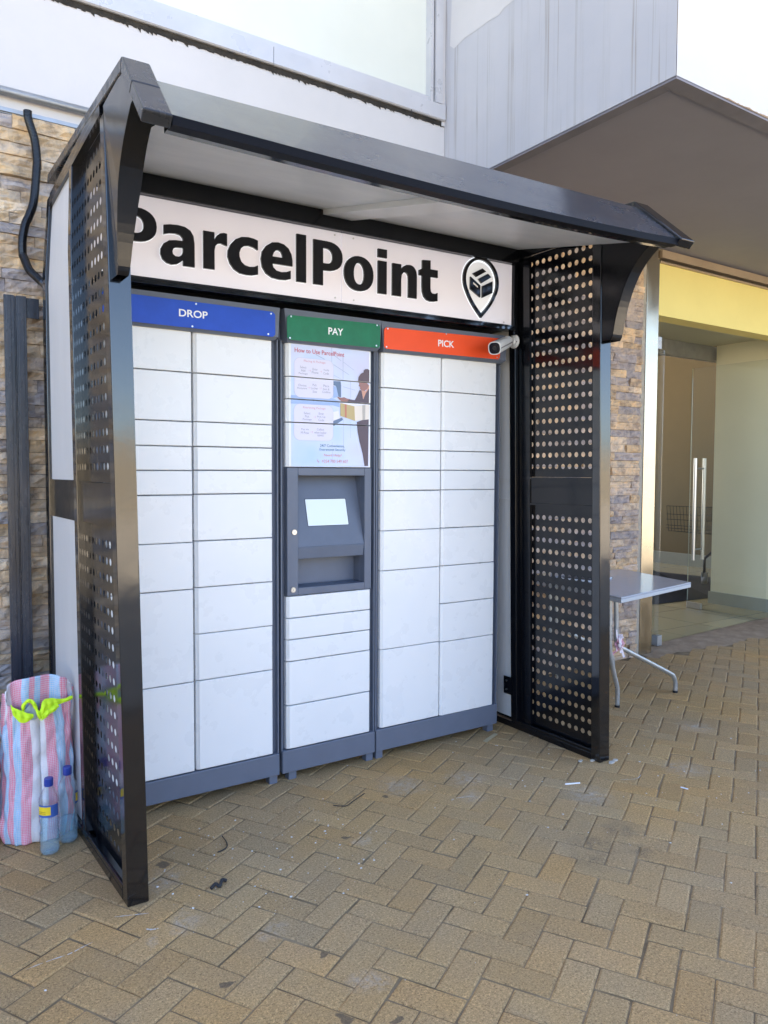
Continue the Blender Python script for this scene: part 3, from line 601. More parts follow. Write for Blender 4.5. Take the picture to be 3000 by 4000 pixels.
# ---- sign board with raised letters
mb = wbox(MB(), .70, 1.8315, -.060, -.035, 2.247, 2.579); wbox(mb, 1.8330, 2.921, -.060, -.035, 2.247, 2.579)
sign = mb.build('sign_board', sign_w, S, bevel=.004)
L = [('P', .800, .955, 2.319, 2.523), ('a', .969, 1.113, 2.317, 2.480), ('r', 1.152, 1.257, 2.320, 2.480), ('c', 1.260, 1.400, 2.317, 2.480), ('e', 1.415, 1.569, 2.317, 2.480), ('l', 1.590, 1.638, 2.320, 2.533),
     ('P', 1.677, 1.831, 2.320, 2.523), ('o', 1.841, 2.004, 2.317, 2.480), ('i', 2.031, 2.082, 2.320, 2.533), ('n', 2.116, 2.263, 2.320, 2.480), ('t', 2.279, 2.395, 2.317, 2.520)]
def poly_letter(ch, x0, x1, z0, z1):
    """bold humanist letter shapes drawn as outlines with holes"""
    X = lambda u: x0+u*(x1-x0); Z = lambda v_: z0+v_*(z1-z0)
    def arc(cx, cz, rx, rz, a0, a1, n=14, p=2.25):
        o = []
        for k in range(n+1):
            a = R(a0+(a1-a0)*k/n); c_, s_ = math.cos(a), math.sin(a)
            o.append((cx+rx*math.copysign(abs(c_)**(2/p), c_), cz+rz*math.copysign(abs(s_)**(2/p), s_)))
        return o
    if ch == 'P': outer = [(0, 0), (.32, 0), (.32, .34)]+arc(.46, .67, .54, .33, -90, 90)[0:]+[(0, 1)]; holes = [[(.32, .50), (.32, .84)]+arc(.44, .67, .22, .17, 90, -90)]
    elif ch == 'l': outer = [(0, 0), (1, 0), (1, 1), (0, 1)]; holes = []
    elif ch == 'i': return [([(.02, 0), (.98, 0), (.98, .735), (.02, .735)], []), ([(0, .81), (1, .81), (1, 1), (0, 1)], [])]
    elif ch == 'o': outer = arc(.5, .5, .5, .5, 0, 350, 30, 2.15); holes = [arc(.5, .5, .185, .31, 0, 350, 24, 2.2)]
    elif ch == 'n': outer = [(0, 0), (.35, 0), (.35, .52)]+[(.37, .66), (.44, .74), (.53, .755), (.61, .73), (.65, .66), (.66, .55)]+[(.66, 0), (1, 0), (1, .62)]+arc(.70, .66, .30, .34, 0, 90, 8)+[(.56, .985), (.44, .93), (.35, .84), (.35, .975), (0, .975)]; holes = []
    elif ch == 'r': outer = [(0, 0), (.46, 0), (.46, .50), (.50, .62), (.60, .69), (.75, .71), (1, .67), (1, .99), (.86, 1), (.70, .97), (.56, .90), (.46, .78), (.46, .975), (0, .975)]; holes = []
    elif ch == 'c': outer = [(1, .05), (1, .30), (.86, .24), (.72, .225)]+[(.56, .25), (.44, .33), (.385, .45), (.38, .56), (.43, .67), (.54, .75), (.70, .775), (.85, .755), (1, .70), (1, .95), (.86, .985), (.68, 1)]+[(.45, .975), (.25, .89), (.10, .75), (.01, .58), (0, .42), (.07, .25), (.20, .11), (.40, .02), (.62, 0), (.82, .01)]; holes = []
    elif ch == 'e': outer = [(.94, .06), (.94, .29), (.80, .235), (.64, .21), (.48, .235), (.38, .31), (.355, .41), (1, .41), (1, .56), (.965, .73), (.87, .88), (.72, .97), (.54, 1), (.34, .97), (.16, .86), (.04, .70), (0, .50), (.04, .28), (.16, .12), (.35, .025), (.60, 0), (.80, .015)]; holes = [[(.355, .60), (.40, .71), (.47, .775), (.55, .79), (.63, .765), (.67, .70), (.69, .60)]]
    elif ch == 'a': outer = [(.66, 0), (1, 0), (1, .60), (.97, .78), (.88, .91), (.72, .98), (.50, 1), (.28, .985), (.10, .95), (.10, .72), (.28, .765), (.44, .78), (.58, .76), (.655, .69), (.66, .62), (.45, .615), (.25, .585), (.09, .49), (.01, .36), (0, .24), (.06, .10), (.18, .02), (.33, -.01), (.48, .02), (.58, .08), (.66, .15)]; holes = [[(.66, .45), (.66, .36), (.62, .27), (.53, .215), (.43, .215), (.36, .26), (.345, .33), (.38, .40), (.46, .435)]]
    elif ch == 't': outer = [(.16, .60), (0, .60), (0, .735), (.17, .775), (.17, .98), (.60, 1), (.60, .785), (1, .785), (1, .60), (.60, .60), (.60, .32), (.63, .235), (.71, .20), (.84, .20), (1, .235), (1, .03), (.84, .005), (.64, -.005), (.42, .02), (.26, .10), (.18, .22), (.16, .36)]; holes = []
    return [(outer, holes)]
def solid_letter(ch, x0, x1, z0, z1, yb, yf, parent, name, mtl, grow=0):
    bm = bmesh.new()
    for outer, holes in poly_letter(ch, x0, x1, z0, z1):
        P = lambda u, v_: (x0+u*(x1-x0), z0+v_*(z1-z0)); edges = []
        for loop in [outer]+holes:
            pts = [P(*p) for p in loop]; pp = [pts[0]]
            for q in pts[1:]:
                if (Vector(q)-Vector(pp[-1])).length > .0008: pp.append(q)
            if (Vector(pp[0])-Vector(pp[-1])).length < .0008: pp.pop()
            if grow:
                n = len(pp); A = sum(pp[i][0]*pp[(i+1) % n][1]-pp[(i+1) % n][0]*pp[i][1] for i in range(n)); sg = 1 if A > 0 else -1
                if loop is not outer: sg = -sg
                o2 = []
                for i in range(n):
                    e1 = Vector(pp[i])-Vector(pp[i-1]); e2 = Vector(pp[(i+1) % n])-Vector(pp[i])
                    nn = (Vector((e1.y, -e1.x)).normalized()+Vector((e2.y, -e2.x)).normalized()); nn.normalize() if nn.length > 1e-6 else None
                    o2.append((pp[i][0]+nn.x*grow*sg, pp[i][1]+nn.y*grow*sg))
                pp = o2
            vs = [bm.verts.new((x, yf, z+LF(x, z))) for x, z in pp]
            edges += [bm.edges.new((vs[i], vs[(i+1) % len(vs)])) for i in range(len(vs))]
        bmesh.ops.triangle_fill(bm, use_beauty=True, use_dissolve=False, edges=edges)
    bm.normal_update()
    fr2 = list(bm.faces); r_ = bmesh.ops.extrude_face_region(bm, geom=fr2)
    for v_ in [g for g in r_['geom'] if isinstance(g, bmesh.types.BMVert)]: v_.co.y += (yb-yf)
    bmesh.ops.recalc_face_normals(bm, faces=bm.faces)
    me = bpy.data.meshes.new(name); bm.to_mesh(me); bm.free(); me.materials.append(mtl)
    o = bpy.data.objects.new(name, me); COL.objects.link(o); o.parent = parent; return o
for ch, x0, x1, z0, z1 in L:
    o = solid_letter(ch, x0, x1, z0, z1, -.0615, -.074, sign, 'letter', letter_m)
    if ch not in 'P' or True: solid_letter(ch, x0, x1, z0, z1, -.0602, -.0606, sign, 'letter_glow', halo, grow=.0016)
# map pin with parcel
def ring2(outer, inner, yb, yf, name, mtl):
    n = len(outer); vs = [(x, yf, z+LF(x, z)) for x, z in outer]+[(x, yf, z+LF(x, z)) for x, z in inner]+[(x, yb, z+LF(x, z)) for x, z in outer]+[(x, yb, z+LF(x, z)) for x, z in inner]; fs = []
    for k in range(n):
        q = (k+1) % n; fs += [(k, q, n+q, n+k), (k, 2*n+k, 2*n+q, q), (n+k, n+q, 3*n+q, 3*n+k)]
    return MB().add(vs, fs).build(name, mtl, sign)
def pin(rx, rz, tip, cx=2.6885, cz=2.462, n=48):
    o = []
    for k in range(n):
        a = R(-25+230*k/(n-18)) if k < n-17 else None
        if k < n-17: o.append((cx+rx*math.cos(a), cz+rz*math.sin(a)))
        else:
            t = (k-(n-18))/18; xa, za_ = cx+rx*math.cos(R(205)), cz+rz*math.sin(R(205)); xb = cx+rx*math.cos(R(-25))
            if t < .5: s_ = t*2; o.append((xa+(cx-xa)*s_-.012*math.sin(s_*math.pi), za_+(tip-za_)*s_))
            else: s_ = (t-.5)*2; o.append((cx+(xb-cx)*s_+.012*math.sin(s_*math.pi), tip+(za_-tip)*s_))
    return o
ring2(pin(.1235, .123, 2.268), pin(.1065, .108, 2.292), -.0615, -.074, 'pin_outline', letter_m)
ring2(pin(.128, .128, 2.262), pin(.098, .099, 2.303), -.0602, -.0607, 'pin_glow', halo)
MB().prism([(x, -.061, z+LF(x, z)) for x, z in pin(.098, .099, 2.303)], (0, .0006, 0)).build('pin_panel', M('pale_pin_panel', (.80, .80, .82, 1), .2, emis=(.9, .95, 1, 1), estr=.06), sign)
def flatp(mb, pts): return mb.prism([(x, -.0745, z) for x, z in pts], (0, .010, 0))
mb = MB()
flatp(mb, [(2.613, 2.504), (2.681, 2.466), (2.681, 2.404), (2.613, 2.440)]); flatp(mb, [(2.696, 2.466), (2.766, 2.500), (2.766, 2.438), (2.696, 2.404)])
flatp(mb, [(2.628, 2.523), (2.694, 2.558), (2.720, 2.545), (2.654, 2.508)]); flatp(mb, [(2.667, 2.500), (2.733, 2.536), (2.757, 2.520), (2.690, 2.480)])
pb = mb.build('parcel_emblem', letter_m, sign)
MB().prism([(2.630, -.0752, 2.477), (2.662, -.0752, 2.460), (2.662, -.0752, 2.451), (2.630, -.0752, 2.467)], (0, .0005, 0)).build('emblem_slot', txt_w, pb)
mb = MB()
for x, z in ((1.795, 2.562), (1.897, 2.562), (1.798, 2.274), (1.90, 2.274), (2.86, 2.272), (.98, 2.562), (2.45, 2.562)): mb.lathe([(.0045, 0), (.004, .002), (0, .003)], (0, 0, 0), 10); k = 0
mb = MB()
for x, z in ((1.795, 2.562), (1.897, 2.562), (1.798, 2.274), (1.90, 2.274), (2.862, 2.265)):
    c0 = Vector((x, -.0602, z+LF(x, z))); mb.tube([c0, c0+Vector((0, -.0025, 0))], .0042, 10)
mb.build('sign_screw', chrome, sign)
# ================================================================ lockers
def door(par, x0, x1, z0, z1, lab=None):
    g = .0022; a, c_ = x0+g+random.uniform(-.0006, .0008), x1-g-random.uniform(-.0006, .0010); z0 += g+random.uniform(-.0007, .0006); z1 -= g+random.uniform(-.0007, .0006); y = -.012; chx = .013
    d = bump_ = random.gauss(0, .0006)
    vs = []
    for z in (z0, z0+.003, z1-.003, z1):
        e = .002 if z in (z0, z1) else 0
        vs += [(a, .02, z), (a, -.001, z), (a+chx, y+e+d, z), (c_-.004, y+e+d, z), (c_, -.006, z), (c_, .02, z)]
    fs = []
    for k in range(3):
        for q in range(5): fs.append((k*6+q, k*6+q+1, k*6+7+q, k*6+6+q))
    fs += [tuple(range(5, -1, -1)), tuple(range(18, 24))]
    return MB().add(vs, fs).build('locker_door', door_w, par, label=lab)
def cabinet(name, x0, x1, label, base_top, legs, depth=.46, top=2.076, hole=None):
    c = empty(name, ((x0+x1)/2, .2, 0), label, 'locker cabinet', 'locker cabinets side by side under the shelter')
    mb = MB()
    if hole: mb.box(x0, x1, .14, depth, .10, top+.1).box(x0, x1, .021, .1399, .10, hole[0]).box(x0, x1, .021, .1399, hole[1], top+.1).box(x0, x0+.05, .021, .1399, hole[0]+.0001, hole[1]-.0001).box(x1-.04, x1, .021, .1399, hole[0]+.0001, hole[1]-.0001)
    else: mb.box(x0, x1, .021, depth, .10, top+.1)
    mb.build('body', frame_b, c)
    MB().box(x0, x0+.006, -.004, .0205, .14, top).box(x1-.006, x1, -.004, .0205, .14, top).build('edge_trim', frame_b, c)
    MB().box(x0+.001, x1-.001, -.014, .3, .040, base_top-.003).build('kick_base', frame_b, c, bevel=.004)
    for x in legs: MB().box(x-.02, x+.02, -.002, .04, 0.0, .042).build('foot', frame_b, c)
    return c
C1 = cabinet('drop_cabinet', .722, 1.528, 'white parcel locker cabinet under the blue DROP sign', .146, (.80, 1.50))
C2 = cabinet('pay_cabinet', 1.541, 2.062, 'white parcel locker cabinet with payment screen under the green PAY sign', .152, (1.60, 2.035), hole=(.905, 1.47))
C3 = cabinet('pick_cabinet', 2.068, 2.892, 'white parcel locker cabinet under the orange PICK sign', .156, (2.095, 2.85))
za = [2.075, 1.892, 1.683, 1.576, 1.472, 1.367, 1.161, .956, .547, .146]
zb_ = [2.075, 1.893, 1.684, 1.577, 1.474, 1.370, 1.165, .961, .755, .548, .146]
zc = [2.078, 1.894, 1.689, 1.584, 1.481, 1.376, 1.172, .968, .563, .156]
zd = [2.079, 1.897, 1.691, 1.585, 1.482, 1.377, 1.173, .969, .765, .557, .152]
for Z, x0, x1, c in ((za, .748, 1.119, C1), (zb_, 1.125, 1.497, C1), (zc, 2.095, 2.474, C3), (zd, 2.480, 2.858, C3)):
    for a, b_ in zip(Z, Z[1:]): door(c, x0, x1, b_, a)
pd = []
for a, b_ in zip([2.078, 1.912, 1.808, 1.700], [1.912, 1.808, 1.700, 1.491]): pd.append((door(C2, 1.565, 2.033, b_, a, 'white locker door covered with the instruction poster'), b_, a))
for a, b_ in zip([.884, .779, .676, .572, .361], [.779, .676, .572, .361, .152]): door(C2, 1.565, 2.033, b_, a)
# hinge side stiles with holes
mb = MB()
for x, z in ((1.512, 2.02), (1.512, 2.0), (1.551, 2.02), (2.048, 2.03), (2.048, 2.01), (2.079, 2.03), (2.079, 2.01), (2.875, 2.02)): mb.tube([(x, .022, z), (x, .019, z)], .003, 8)
# headers: wedge boxes, each with a coloured plate
def header(par, x0, x1, zt0, zt1, zb0, zb1, mt, pl, words, wx0, wx1, wz0, wz1, scr, x0b=None):
    xb = x0b if x0b is not None else x0
    mb = MB().hexa([(x0+.018, -.030, zb0-.004), (x1-.018, -.030, zb1-.004), (x1, .2, zb1-.004), (x0, .2, zb0-.004), (x0+.008, -.047, zb0+.01), (x1-.008, -.047, zb1+.01), (x1, .2, zb1+.01), (x0, .2, zb0+.01)])
    mb.hexa([(x0+.008, -.047, zb0+.0101), (x1-.008, -.047, zb1+.0101), (x1, .2, zb1+.0101), (x0, .2, zb0+.0101), (x0-.002, -.040, zt0), (x1+.004, -.040, zt1), (x1+.004, .2, zt0+.0), (x0-.002, .2, zt1)])
    h = mb.build('header', frame_b, par)
    a, c_, za0, za1, zc0, zc1 = pl; k = .012
    P = [(a+k, za0), (c_-k, zc0), (c_, zc0+k), (c_, zc1-k), (c_-k, zc1), (a+k, za1), (a, za1-k), (a, za0+k)]
    y = -.0505; p = MB().prism([(x, y, z) for x, z in P], (0, .003, 0)).build('plate', mt, h)
    t = MB(); fit_text(t, words, wx0, wx1, wz0, wz1, y-.0006, bold=.018, fn=lambda x, yy, z: (x, yy, z+(x-wx0)*.02)); t.build('lettering', txt_w, p)
    s = MB()
    for x, z in scr: s.tube([(x, y, z), (x, y-.002, z)], .004, 10)
    s.build('plate_screw', chrome, p)
header(C1, .722, 1.517, 2.208, 2.212, 2.069, 2.069, blue, (.738, 1.493, 2.074, 2.184, 2.076, 2.188), 'DROP', 1.051, 1.176, 2.118, 2.149, [(1.125, 2.178), (1.108, 2.082), (1.472, 2.178), (1.458, 2.086), (.76, 2.08), (.76, 2.17)])
header(C2, 1.546, 2.068, 2.214, 2.218, 2.068, 2.070, green, (1.552, 2.059, 2.072, 2.184, 2.080, 2.196), 'PAY', 1.767, 1.848, 2.117, 2.150, [(1.572, 2.178), (1.566, 2.080), (2.04, 2.189), (2.036, 2.090)])
header(C3, 2.074, 2.900, 2.216, 2.228, 2.072, 2.080, orange, (2.083, 2.846, 2.081, 2.186, 2.092, 2.206), 'PICK', 2.418, 2.524, 2.123, 2.158, [(2.103, 2.180), (2.096, 2.090), (2.83, 2.198), (2.825, 2.102), (2.47, 2.192)])
# ---- terminal
t = MB()
X0, X1, Z0, Z1 = 1.568, 2.033, .886, 1.489; ix0, ix1 = 1.625, 1.993
y = -.016
def fr(x0, x1, z0, z1): t.box(x0, x1, y, .03, z0, z1)
fr(X0, ix0, Z0, Z1); fr(ix1, X1, Z0, Z1); fr(ix0+.0001, ix1-.0001, 1.452, Z1); fr(ix0+.0001, ix1-.0001, Z0, .921)
t.box(ix0-.01, ix0-.0001, .0301, .13, .92, 1.452).box(ix1+.0001, ix1+.01, .0301, .13, .92, 1.452)
t.box(ix0, ix1, .0301, .13, 1.4521, 1.46).box(ix0, ix1, .0301, .10, .91, .9209)
t.box(ix0, ix1, .085, .095, .921, 1.06)
t.hexa([(ix0, -.004, 1.055), (ix1, -.004, 1.055), (ix1, .085, 1.058), (ix0, .085, 1.058), (ix0, -.014, 1.114), (ix1, -.014, 1.114), (ix1, .085, 1.114), (ix0, .085, 1.114)])
t.add([(ix0, -.013, 1.1145), (ix1, -.013, 1.1145), (ix1, .078, 1.4515), (ix0, .078, 1.4515)], [(0, 1, 2, 3)])
term = t.build('terminal', frame_b, C2, bevel=.003)
def sl(x, z, d): yy = -.013+(z-1.1145)/(1.4515-1.1145)*.091; return (x, yy-d, z)
MB().hexa([sl(1.691, 1.209, .001), sl(1.9185, 1.209, .001), sl(1.9185, 1.339, .001), sl(1.691, 1.339, .001), sl(1.691, 1.209, .0025), sl(1.9185, 1.209, .0025), sl(1.9185, 1.339, .0025), sl(1.691, 1.339, .0025)]).build('screen_bezel', gap, term)
scr_m = M('lit_screen', (.55, .60, .64, 1), .3, emis=(.80, .92, 1, 1), estr=.05)
MB().add([sl(1.692, 1.211, .0032), sl(1.916, 1.211, .0032), sl(1.916, 1.337, .0032), sl(1.692, 1.337, .0032)], [(0, 1, 2, 3)]).build('screen', scr_m, term)
for x, z in ((1.603, 1.186), (1.597, .914)):
    q = MB().tube([(x, -.0165, z), (x, -.021, z)], .0125, 20).build('lock', chrome, term)
    MB().tube([(x, -.0215, z), (x, -.0225, z)], .0085, 16).build('lock_core', brushed, q)
    MB().box(x-.0008, x+.0008, -.0232, -.0226, z-.004, z+.004).build('keyhole', gap, q)
# ---- poster printed across the four upper doors
bg=[(1.59, 2.053), (2.018, 2.07), (2.017, 1.494), (1.588, 1.492)]
box1=[(1.606, 2.0), (1.815, 2.003), (1.814, 1.822), (1.603, 1.815)]
box2=[(1.604, 1.786), (1.814, 1.788), (1.813, 1.62), (1.603, 1.616)]
term_p=[(1.814, 1.905), (1.855, 1.907), (1.858, 1.889), (1.858, 1.83), (1.843, 1.832), (1.827, 1.884), (1.814, 1.886)]
termscreen=[(1.814, 1.883), (1.831, 1.879), (1.843, 1.832), (1.814, 1.824)]
keypad=[(1.814, 1.758), (1.843, 1.764), (1.853, 1.729), (1.814, 1.715)]
dock=[(1.814, 1.715), (1.864, 1.734), (1.869, 1.723), (1.819, 1.692), (1.814, 1.691)]
hair=[(1.953, 1.915), (1.956, 1.935), (1.969, 1.952), (1.985, 1.96), (1.985, 1.969), (1.994, 1.976), (2.008, 1.978), (2.018, 1.973), (2.018, 1.912), (1.983, 1.914)]
face=[(1.955, 1.912), (1.983, 1.913), (2.001, 1.911), (2.016, 1.9), (2.012, 1.885), (1.99, 1.868), (1.973, 1.871), (1.964, 1.878), (1.965, 1.887), (1.957, 1.892), (1.961, 1.902)]
torso=[(1.962, 1.872), (1.973, 1.871), (1.983, 1.828), (1.998, 1.862), (2.018, 1.888), (2.017, 1.81), (1.888, 1.809), (1.905, 1.824), (1.935, 1.821), (1.944, 1.835)]
shirt=[(1.973, 1.871), (1.998, 1.868), (2.018, 1.9), (2.018, 1.885), (1.998, 1.859), (1.984, 1.828), (1.98, 1.84)]
hand=[(1.907, 1.825), (1.888, 1.81), (1.86, 1.811), (1.848, 1.818), (1.833, 1.832), (1.857, 1.828), (1.874, 1.832), (1.891, 1.826)]
pl=[(1.853, 1.803), (1.932, 1.791), (1.936, 1.72), (1.853, 1.741)]
pr_=[(1.932, 1.791), (2.018, 1.804), (2.016, 1.731), (1.936, 1.72)]
pt=[(1.853, 1.803), (1.912, 1.808), (2.019, 1.806), (1.932, 1.791)]
tape1=[(1.877, 1.799), (1.888, 1.797), (1.888, 1.733), (1.878, 1.735)]
tape2=[(1.977, 1.798), (1.995, 1.8), (1.994, 1.729), (1.979, 1.726)]
legs=[(1.947, 1.715), (1.978, 1.726), (2.016, 1.731), (2.013, 1.5), (1.992, 1.5), (1.981, 1.561), (1.963, 1.618), (1.952, 1.666)]
l1=[(1.715, 2.023), (1.722, 2.024), (1.771, 2.005), (1.765, 2.004)]
l2=[(1.815, 2.03), (1.82, 2.031), (1.86, 2.005), (1.856, 2.005)]
l3=[(1.815, 1.983), (1.817, 1.985), (1.903, 1.943), (1.902, 1.941)]
l4=[(1.815, 1.934), (1.817, 1.935), (1.881, 1.91), (1.877, 1.91)]
l5=[(1.867, 2.031), (1.87, 2.031), (1.87, 1.914), (1.868, 1.914)]
l6=[(1.87, 2.0), (1.872, 2.001), (1.933, 1.966), (1.931, 1.965)]
l7=[(1.805, 2.068), (1.807, 2.068), (1.807, 1.997), (1.805, 1.997)]
l8=[(1.869, 1.881), (1.87, 1.883), (1.937, 1.871), (1.937, 1.869)]
l9=[(1.91, 1.911), (1.912, 1.911), (1.912, 1.827), (1.911, 1.827)]
l10=[(1.871, 1.735), (1.872, 1.735), (1.873, 1.574), (1.871, 1.574)]
l11=[(1.809, 1.614), (1.81, 1.614), (1.81, 1.525), (1.809, 1.525)]
l12=[(1.911, 1.713), (1.912, 1.713), (1.912, 1.635), (1.911, 1.635)]
l13=[(1.713, 1.816), (1.715, 1.816), (1.715, 1.79), (1.713, 1.79)]
bluehaze=[(1.589, 1.826), (1.814, 1.822), (1.85, 1.812), (1.85, 1.782), (1.814, 1.789), (1.589, 1.786)]
TXT=[
('How to Use ParcelPoint',1.6080,1.8750,2.0395,0.0210),('Placing A Package',1.6560,1.7710,1.9875,0.0130),('Select',1.6360,1.6690,1.9585,0.0110),('Add',1.6410,1.6630,1.9435,0.0110),('Package',1.6290,1.6760,1.9285,0.0110),('Enter',1.7020,1.7290,1.9535,0.0110),('Phone',1.6980,1.7330,1.9385,0.0110),('Verify',1.7600,1.7910,1.9535,0.0110),('Code',1.7600,1.7900,1.9385,0.0110),('Choose',1.6260,1.6690,1.8745,0.0110),('Recipient',1.6220,1.6730,1.8595,0.0110),('Pick',1.7020,1.7240,1.8795,0.0110),('Locker',1.6940,1.7310,1.8645,0.0110),('Size',1.7020,1.7250,1.8485,0.0110),('Place',1.7600,1.7910,1.8795,0.0110),('Item &',1.7580,1.7930,1.8645,0.0110),('Confirm',1.7540,1.7980,1.8505,0.0110),('Retrieving Package',1.6520,1.7720,1.7705,0.0130),('Select',1.6560,1.6900,1.7455,0.0110),('Pick',1.6620,1.6840,1.7305,0.0110),('Package',1.6500,1.6970,1.7155,0.0110),('Enter',1.7350,1.7630,1.7465,0.0110),('Pick-Up',1.7270,1.7710,1.7305,0.0110),('Code',1.7330,1.7640,1.7165,0.0110),('Pay via',1.6420,1.6810,1.6685,0.0110),('M-Pesa',1.6400,1.6820,1.6535,0.0110),('Collect',1.7250,1.7640,1.6715,0.0110),('when locker',1.7110,1.7770,1.6565,0.0110),('opens',1.7270,1.7610,1.6410,0.0120),('24/7 Convenience,',1.7420,1.8770,1.5945,0.0150),('Guaranteed Security',1.7370,1.8820,1.5755,0.0150),('Need Help?',1.7630,1.8610,1.5485,0.0150),('+254 700 549 607',1.7510,1.8970,1.5210,0.0160),]
ARR= [(1.679, 1.693, 1.945), (1.739, 1.752, 1.945), (1.675, 1.69, 1.865), (1.736, 1.75, 1.867), (1.706, 1.719, 1.729), (1.688, 1.704, 1.658)]
PHONE=(1.732, 1.521)

def clip(poly, z0, z1):
    for lim, sg in ((z0, 1), (z1, -1)):
        out = []
        for i in range(len(poly)):
            a, c_ = poly[i-1], poly[i]; da, dc = sg*(a[1]-lim), sg*(c_[1]-lim)
            if (da >= 0) != (dc >= 0):
                t_ = da/(da-dc); out.append((a[0]+(c_[0]-a[0])*t_, a[1]+(c_[1]-a[1])*t_))
            if dc >= 0: out.append(c_)
        poly = out
        if len(poly) < 3: return []
    return poly
def tri(poly):
    bm = bmesh.new(); vs = [bm.verts.new((p[0], 0, p[1])) for p in poly]; es = [bm.edges.new((vs[i-1], vs[i])) for i in range(len(vs))]
    bmesh.ops.triangle_fill(bm, edges=es, use_beauty=False); o = [[(v.co.x, v.co.z) for v in f_.verts] for f_ in bm.faces]; bm.free(); return o
def rbox(q, r_=.03):
    (x0, z1), (x1, _), _, (_, z0) = q; z1 = (q[0][1]+q[1][1])/2; z0 = (q[2][1]+q[3][1])/2; o = []
    for cx, cz, a0 in ((x1-r_, z1-r_, 0), (x0+r_, z1-r_, 90), (x0+r_, z0+r_, 180), (x1-r_, z0+r_, 270)):
        for k in range(7): a = R(a0+15*k); o.append((cx+r_*math.cos(a), cz+r_*math.sin(a)))
    return o
PM = lambda n, c, r_=.35: M('print_'+n, c, r_)
bgm, N, b = newmat('print_background', (.6, .62, .8, 1), .35)
v = N.coord(); g_ = N.noise(v, 3.2, 2); N.l(N.ramp(g_, [(.35, (.60, .60, .78, 1)), (.5, (.60, .66, .84, 1)), (.68, (.45, .60, .85, 1))]), b.inputs['Base Color'])
mats = [bgm, PM('pale', (.68, .66, .78, 1)), PM('red', (.55, .13, .17, 1)), PM('pink', (.60, .27, .36, 1)), PM('grey', (.26, .25, .36, 1)), PM('line', (.36, .42, .58, 1)), PM('blue', (.33, .45, .72, 1)), PM('navy', (.11, .17, .29, 1)),
        PM('hair', (.095, .05, .06, 1)), PM('skin', (.30, .14, .12, 1)), PM('cloth', (.075, .045, .07, 1)), PM('shirt', (.60, .30, .22, 1)), PM('card', (.50, .38, .17, 1)), PM('card_light', (.76, .68, .60, 1)), PM('tape', (.50, .17, .11, 1)), PM('tape_grey', (.44, .40, .37, 1)), PM('teal', (.10, .22, .33, 1)), PM('white', (.78, .76, .82, 1)), PM('outline', (.45, .42, .6, 1))]
layers = []
def lay(poly, mi, lv): layers.append((tri(poly), mi, lv))
bg_ = [(bg[0][0], 2.073), (2.0175, 2.073), (2.0175, 1.4945), (bg[0][0], 1.4945)]
lay(bg_, 0, 0)
for l_ in (l1, l2, l3, l4, l5, l6, l7, l8, l9, l10, l11, l12): lay(l_, 5, 1)
lay(bluehaze, 6, 1)
def outl(q, r_): o = rbox(q, r_); cx = sum(p[0] for p in o)/len(o); cz = sum(p[1] for p in o)/len(o); return [(cx+(x-cx)*1.009, cz+(z-cz)*1.009) for x, z in o]
for bx in (box1, box2): lay(outl(bx, .03), 18, 2); lay(rbox(bx, .03), 1, 3)
lay(term_p, 7, 2); lay(termscreen, 6, 3); lay(keypad, 17, 2); lay(dock, 7, 3)
lay(legs, 10, 4); lay(torso, 10, 4); lay(face, 9, 5); lay(shirt, 11, 6); lay(hair, 8, 7); lay(hand, 9, 6)
lay(pl, 12, 7); lay(pr_, 13, 7); lay(pt, 17, 7); lay(tape1, 14, 8); lay(tape2, 15, 8)
def ptext(body, x0, x1, zc_, h, mi, lv, bold=0.0):
    vs, fs = text_mesh(body, bold, 0, 2); xs_ = [p[0] for p in vs]; ys_ = [p[1] for p in vs]; a, b2, c_, d_ = min(xs_), max(xs_), min(ys_), max(ys_)
    k = (x1-x0)/(b2-a); hh = (d_-c_)*k; s_ = min(1.25, max(.8, h/hh))
    T_ = [[(x0+(vs[i][0]-a)*k, zc_+((vs[i][1]-(c_+d_)/2)*k*s_)) for i in q] for q in fs]; layers.append((T_, mi, lv))
for i, (body, x0, x1, zc_, h) in enumerate(TXT):
    h = h*1.0
    if i == 0: ptext(body, x0, x1, zc_-.004, h, 2, 4, .012)
    elif 'Package' in body and (x1-x0) > .07: ptext(body, x0, x1, zc_, h, 3, 4)
    elif body[:2] in ('24', 'Gu'): ptext(body, x0, x1, zc_, h, 16, 4, .004)
    elif body[:2] in ('Ne', '+2'):
        ptext(body, x0-.0015, x1+.0015, zc_, h, 17, 4, .04); ptext(body, x0, x1, zc_, h, 3, 5, .006)
    else: ptext(body, x0, x1, zc_, h, 4, 4)
for x0, x1, z in ARR:
    lay([(x0, z-.0004), (x1-.001, z-.0004), (x1-.001, z+.0004), (x0, z+.0004)], 3, 4)
    lay([(x1-.005, z+.0045), (x1-.0043, z+.0051), (x1, z), (x1-.0043, z-.0051), (x1-.005, z-.0045), (x1-.0012, z)], 3, 5)
px, pz = PHONE
lay([(px-.006, pz+.006), (px-.003, pz+.008), (px-.001, pz+.004), (px-.0025, pz+.002), (px+.001, pz-.003), (px+.003, pz-.0015), (px+.006, pz-.004), (px+.004, pz-.007), (px, pz-.006), (px-.004, pz-.001)], 3, 4)
for d_, z0, z1 in pd:
    mb = MB(); z0 += .0028; z1 -= .0028
    for tris, mi, lv in layers:
        for tr_ in tris:
            q = clip(tr_, z0, z1)
            if len(q) > 2: mb.add([(x, -.0138-.0004*lv, z) for x, z in q], [tuple(range(len(q)))], mi)
    mb.build('poster_print', mats, d_)
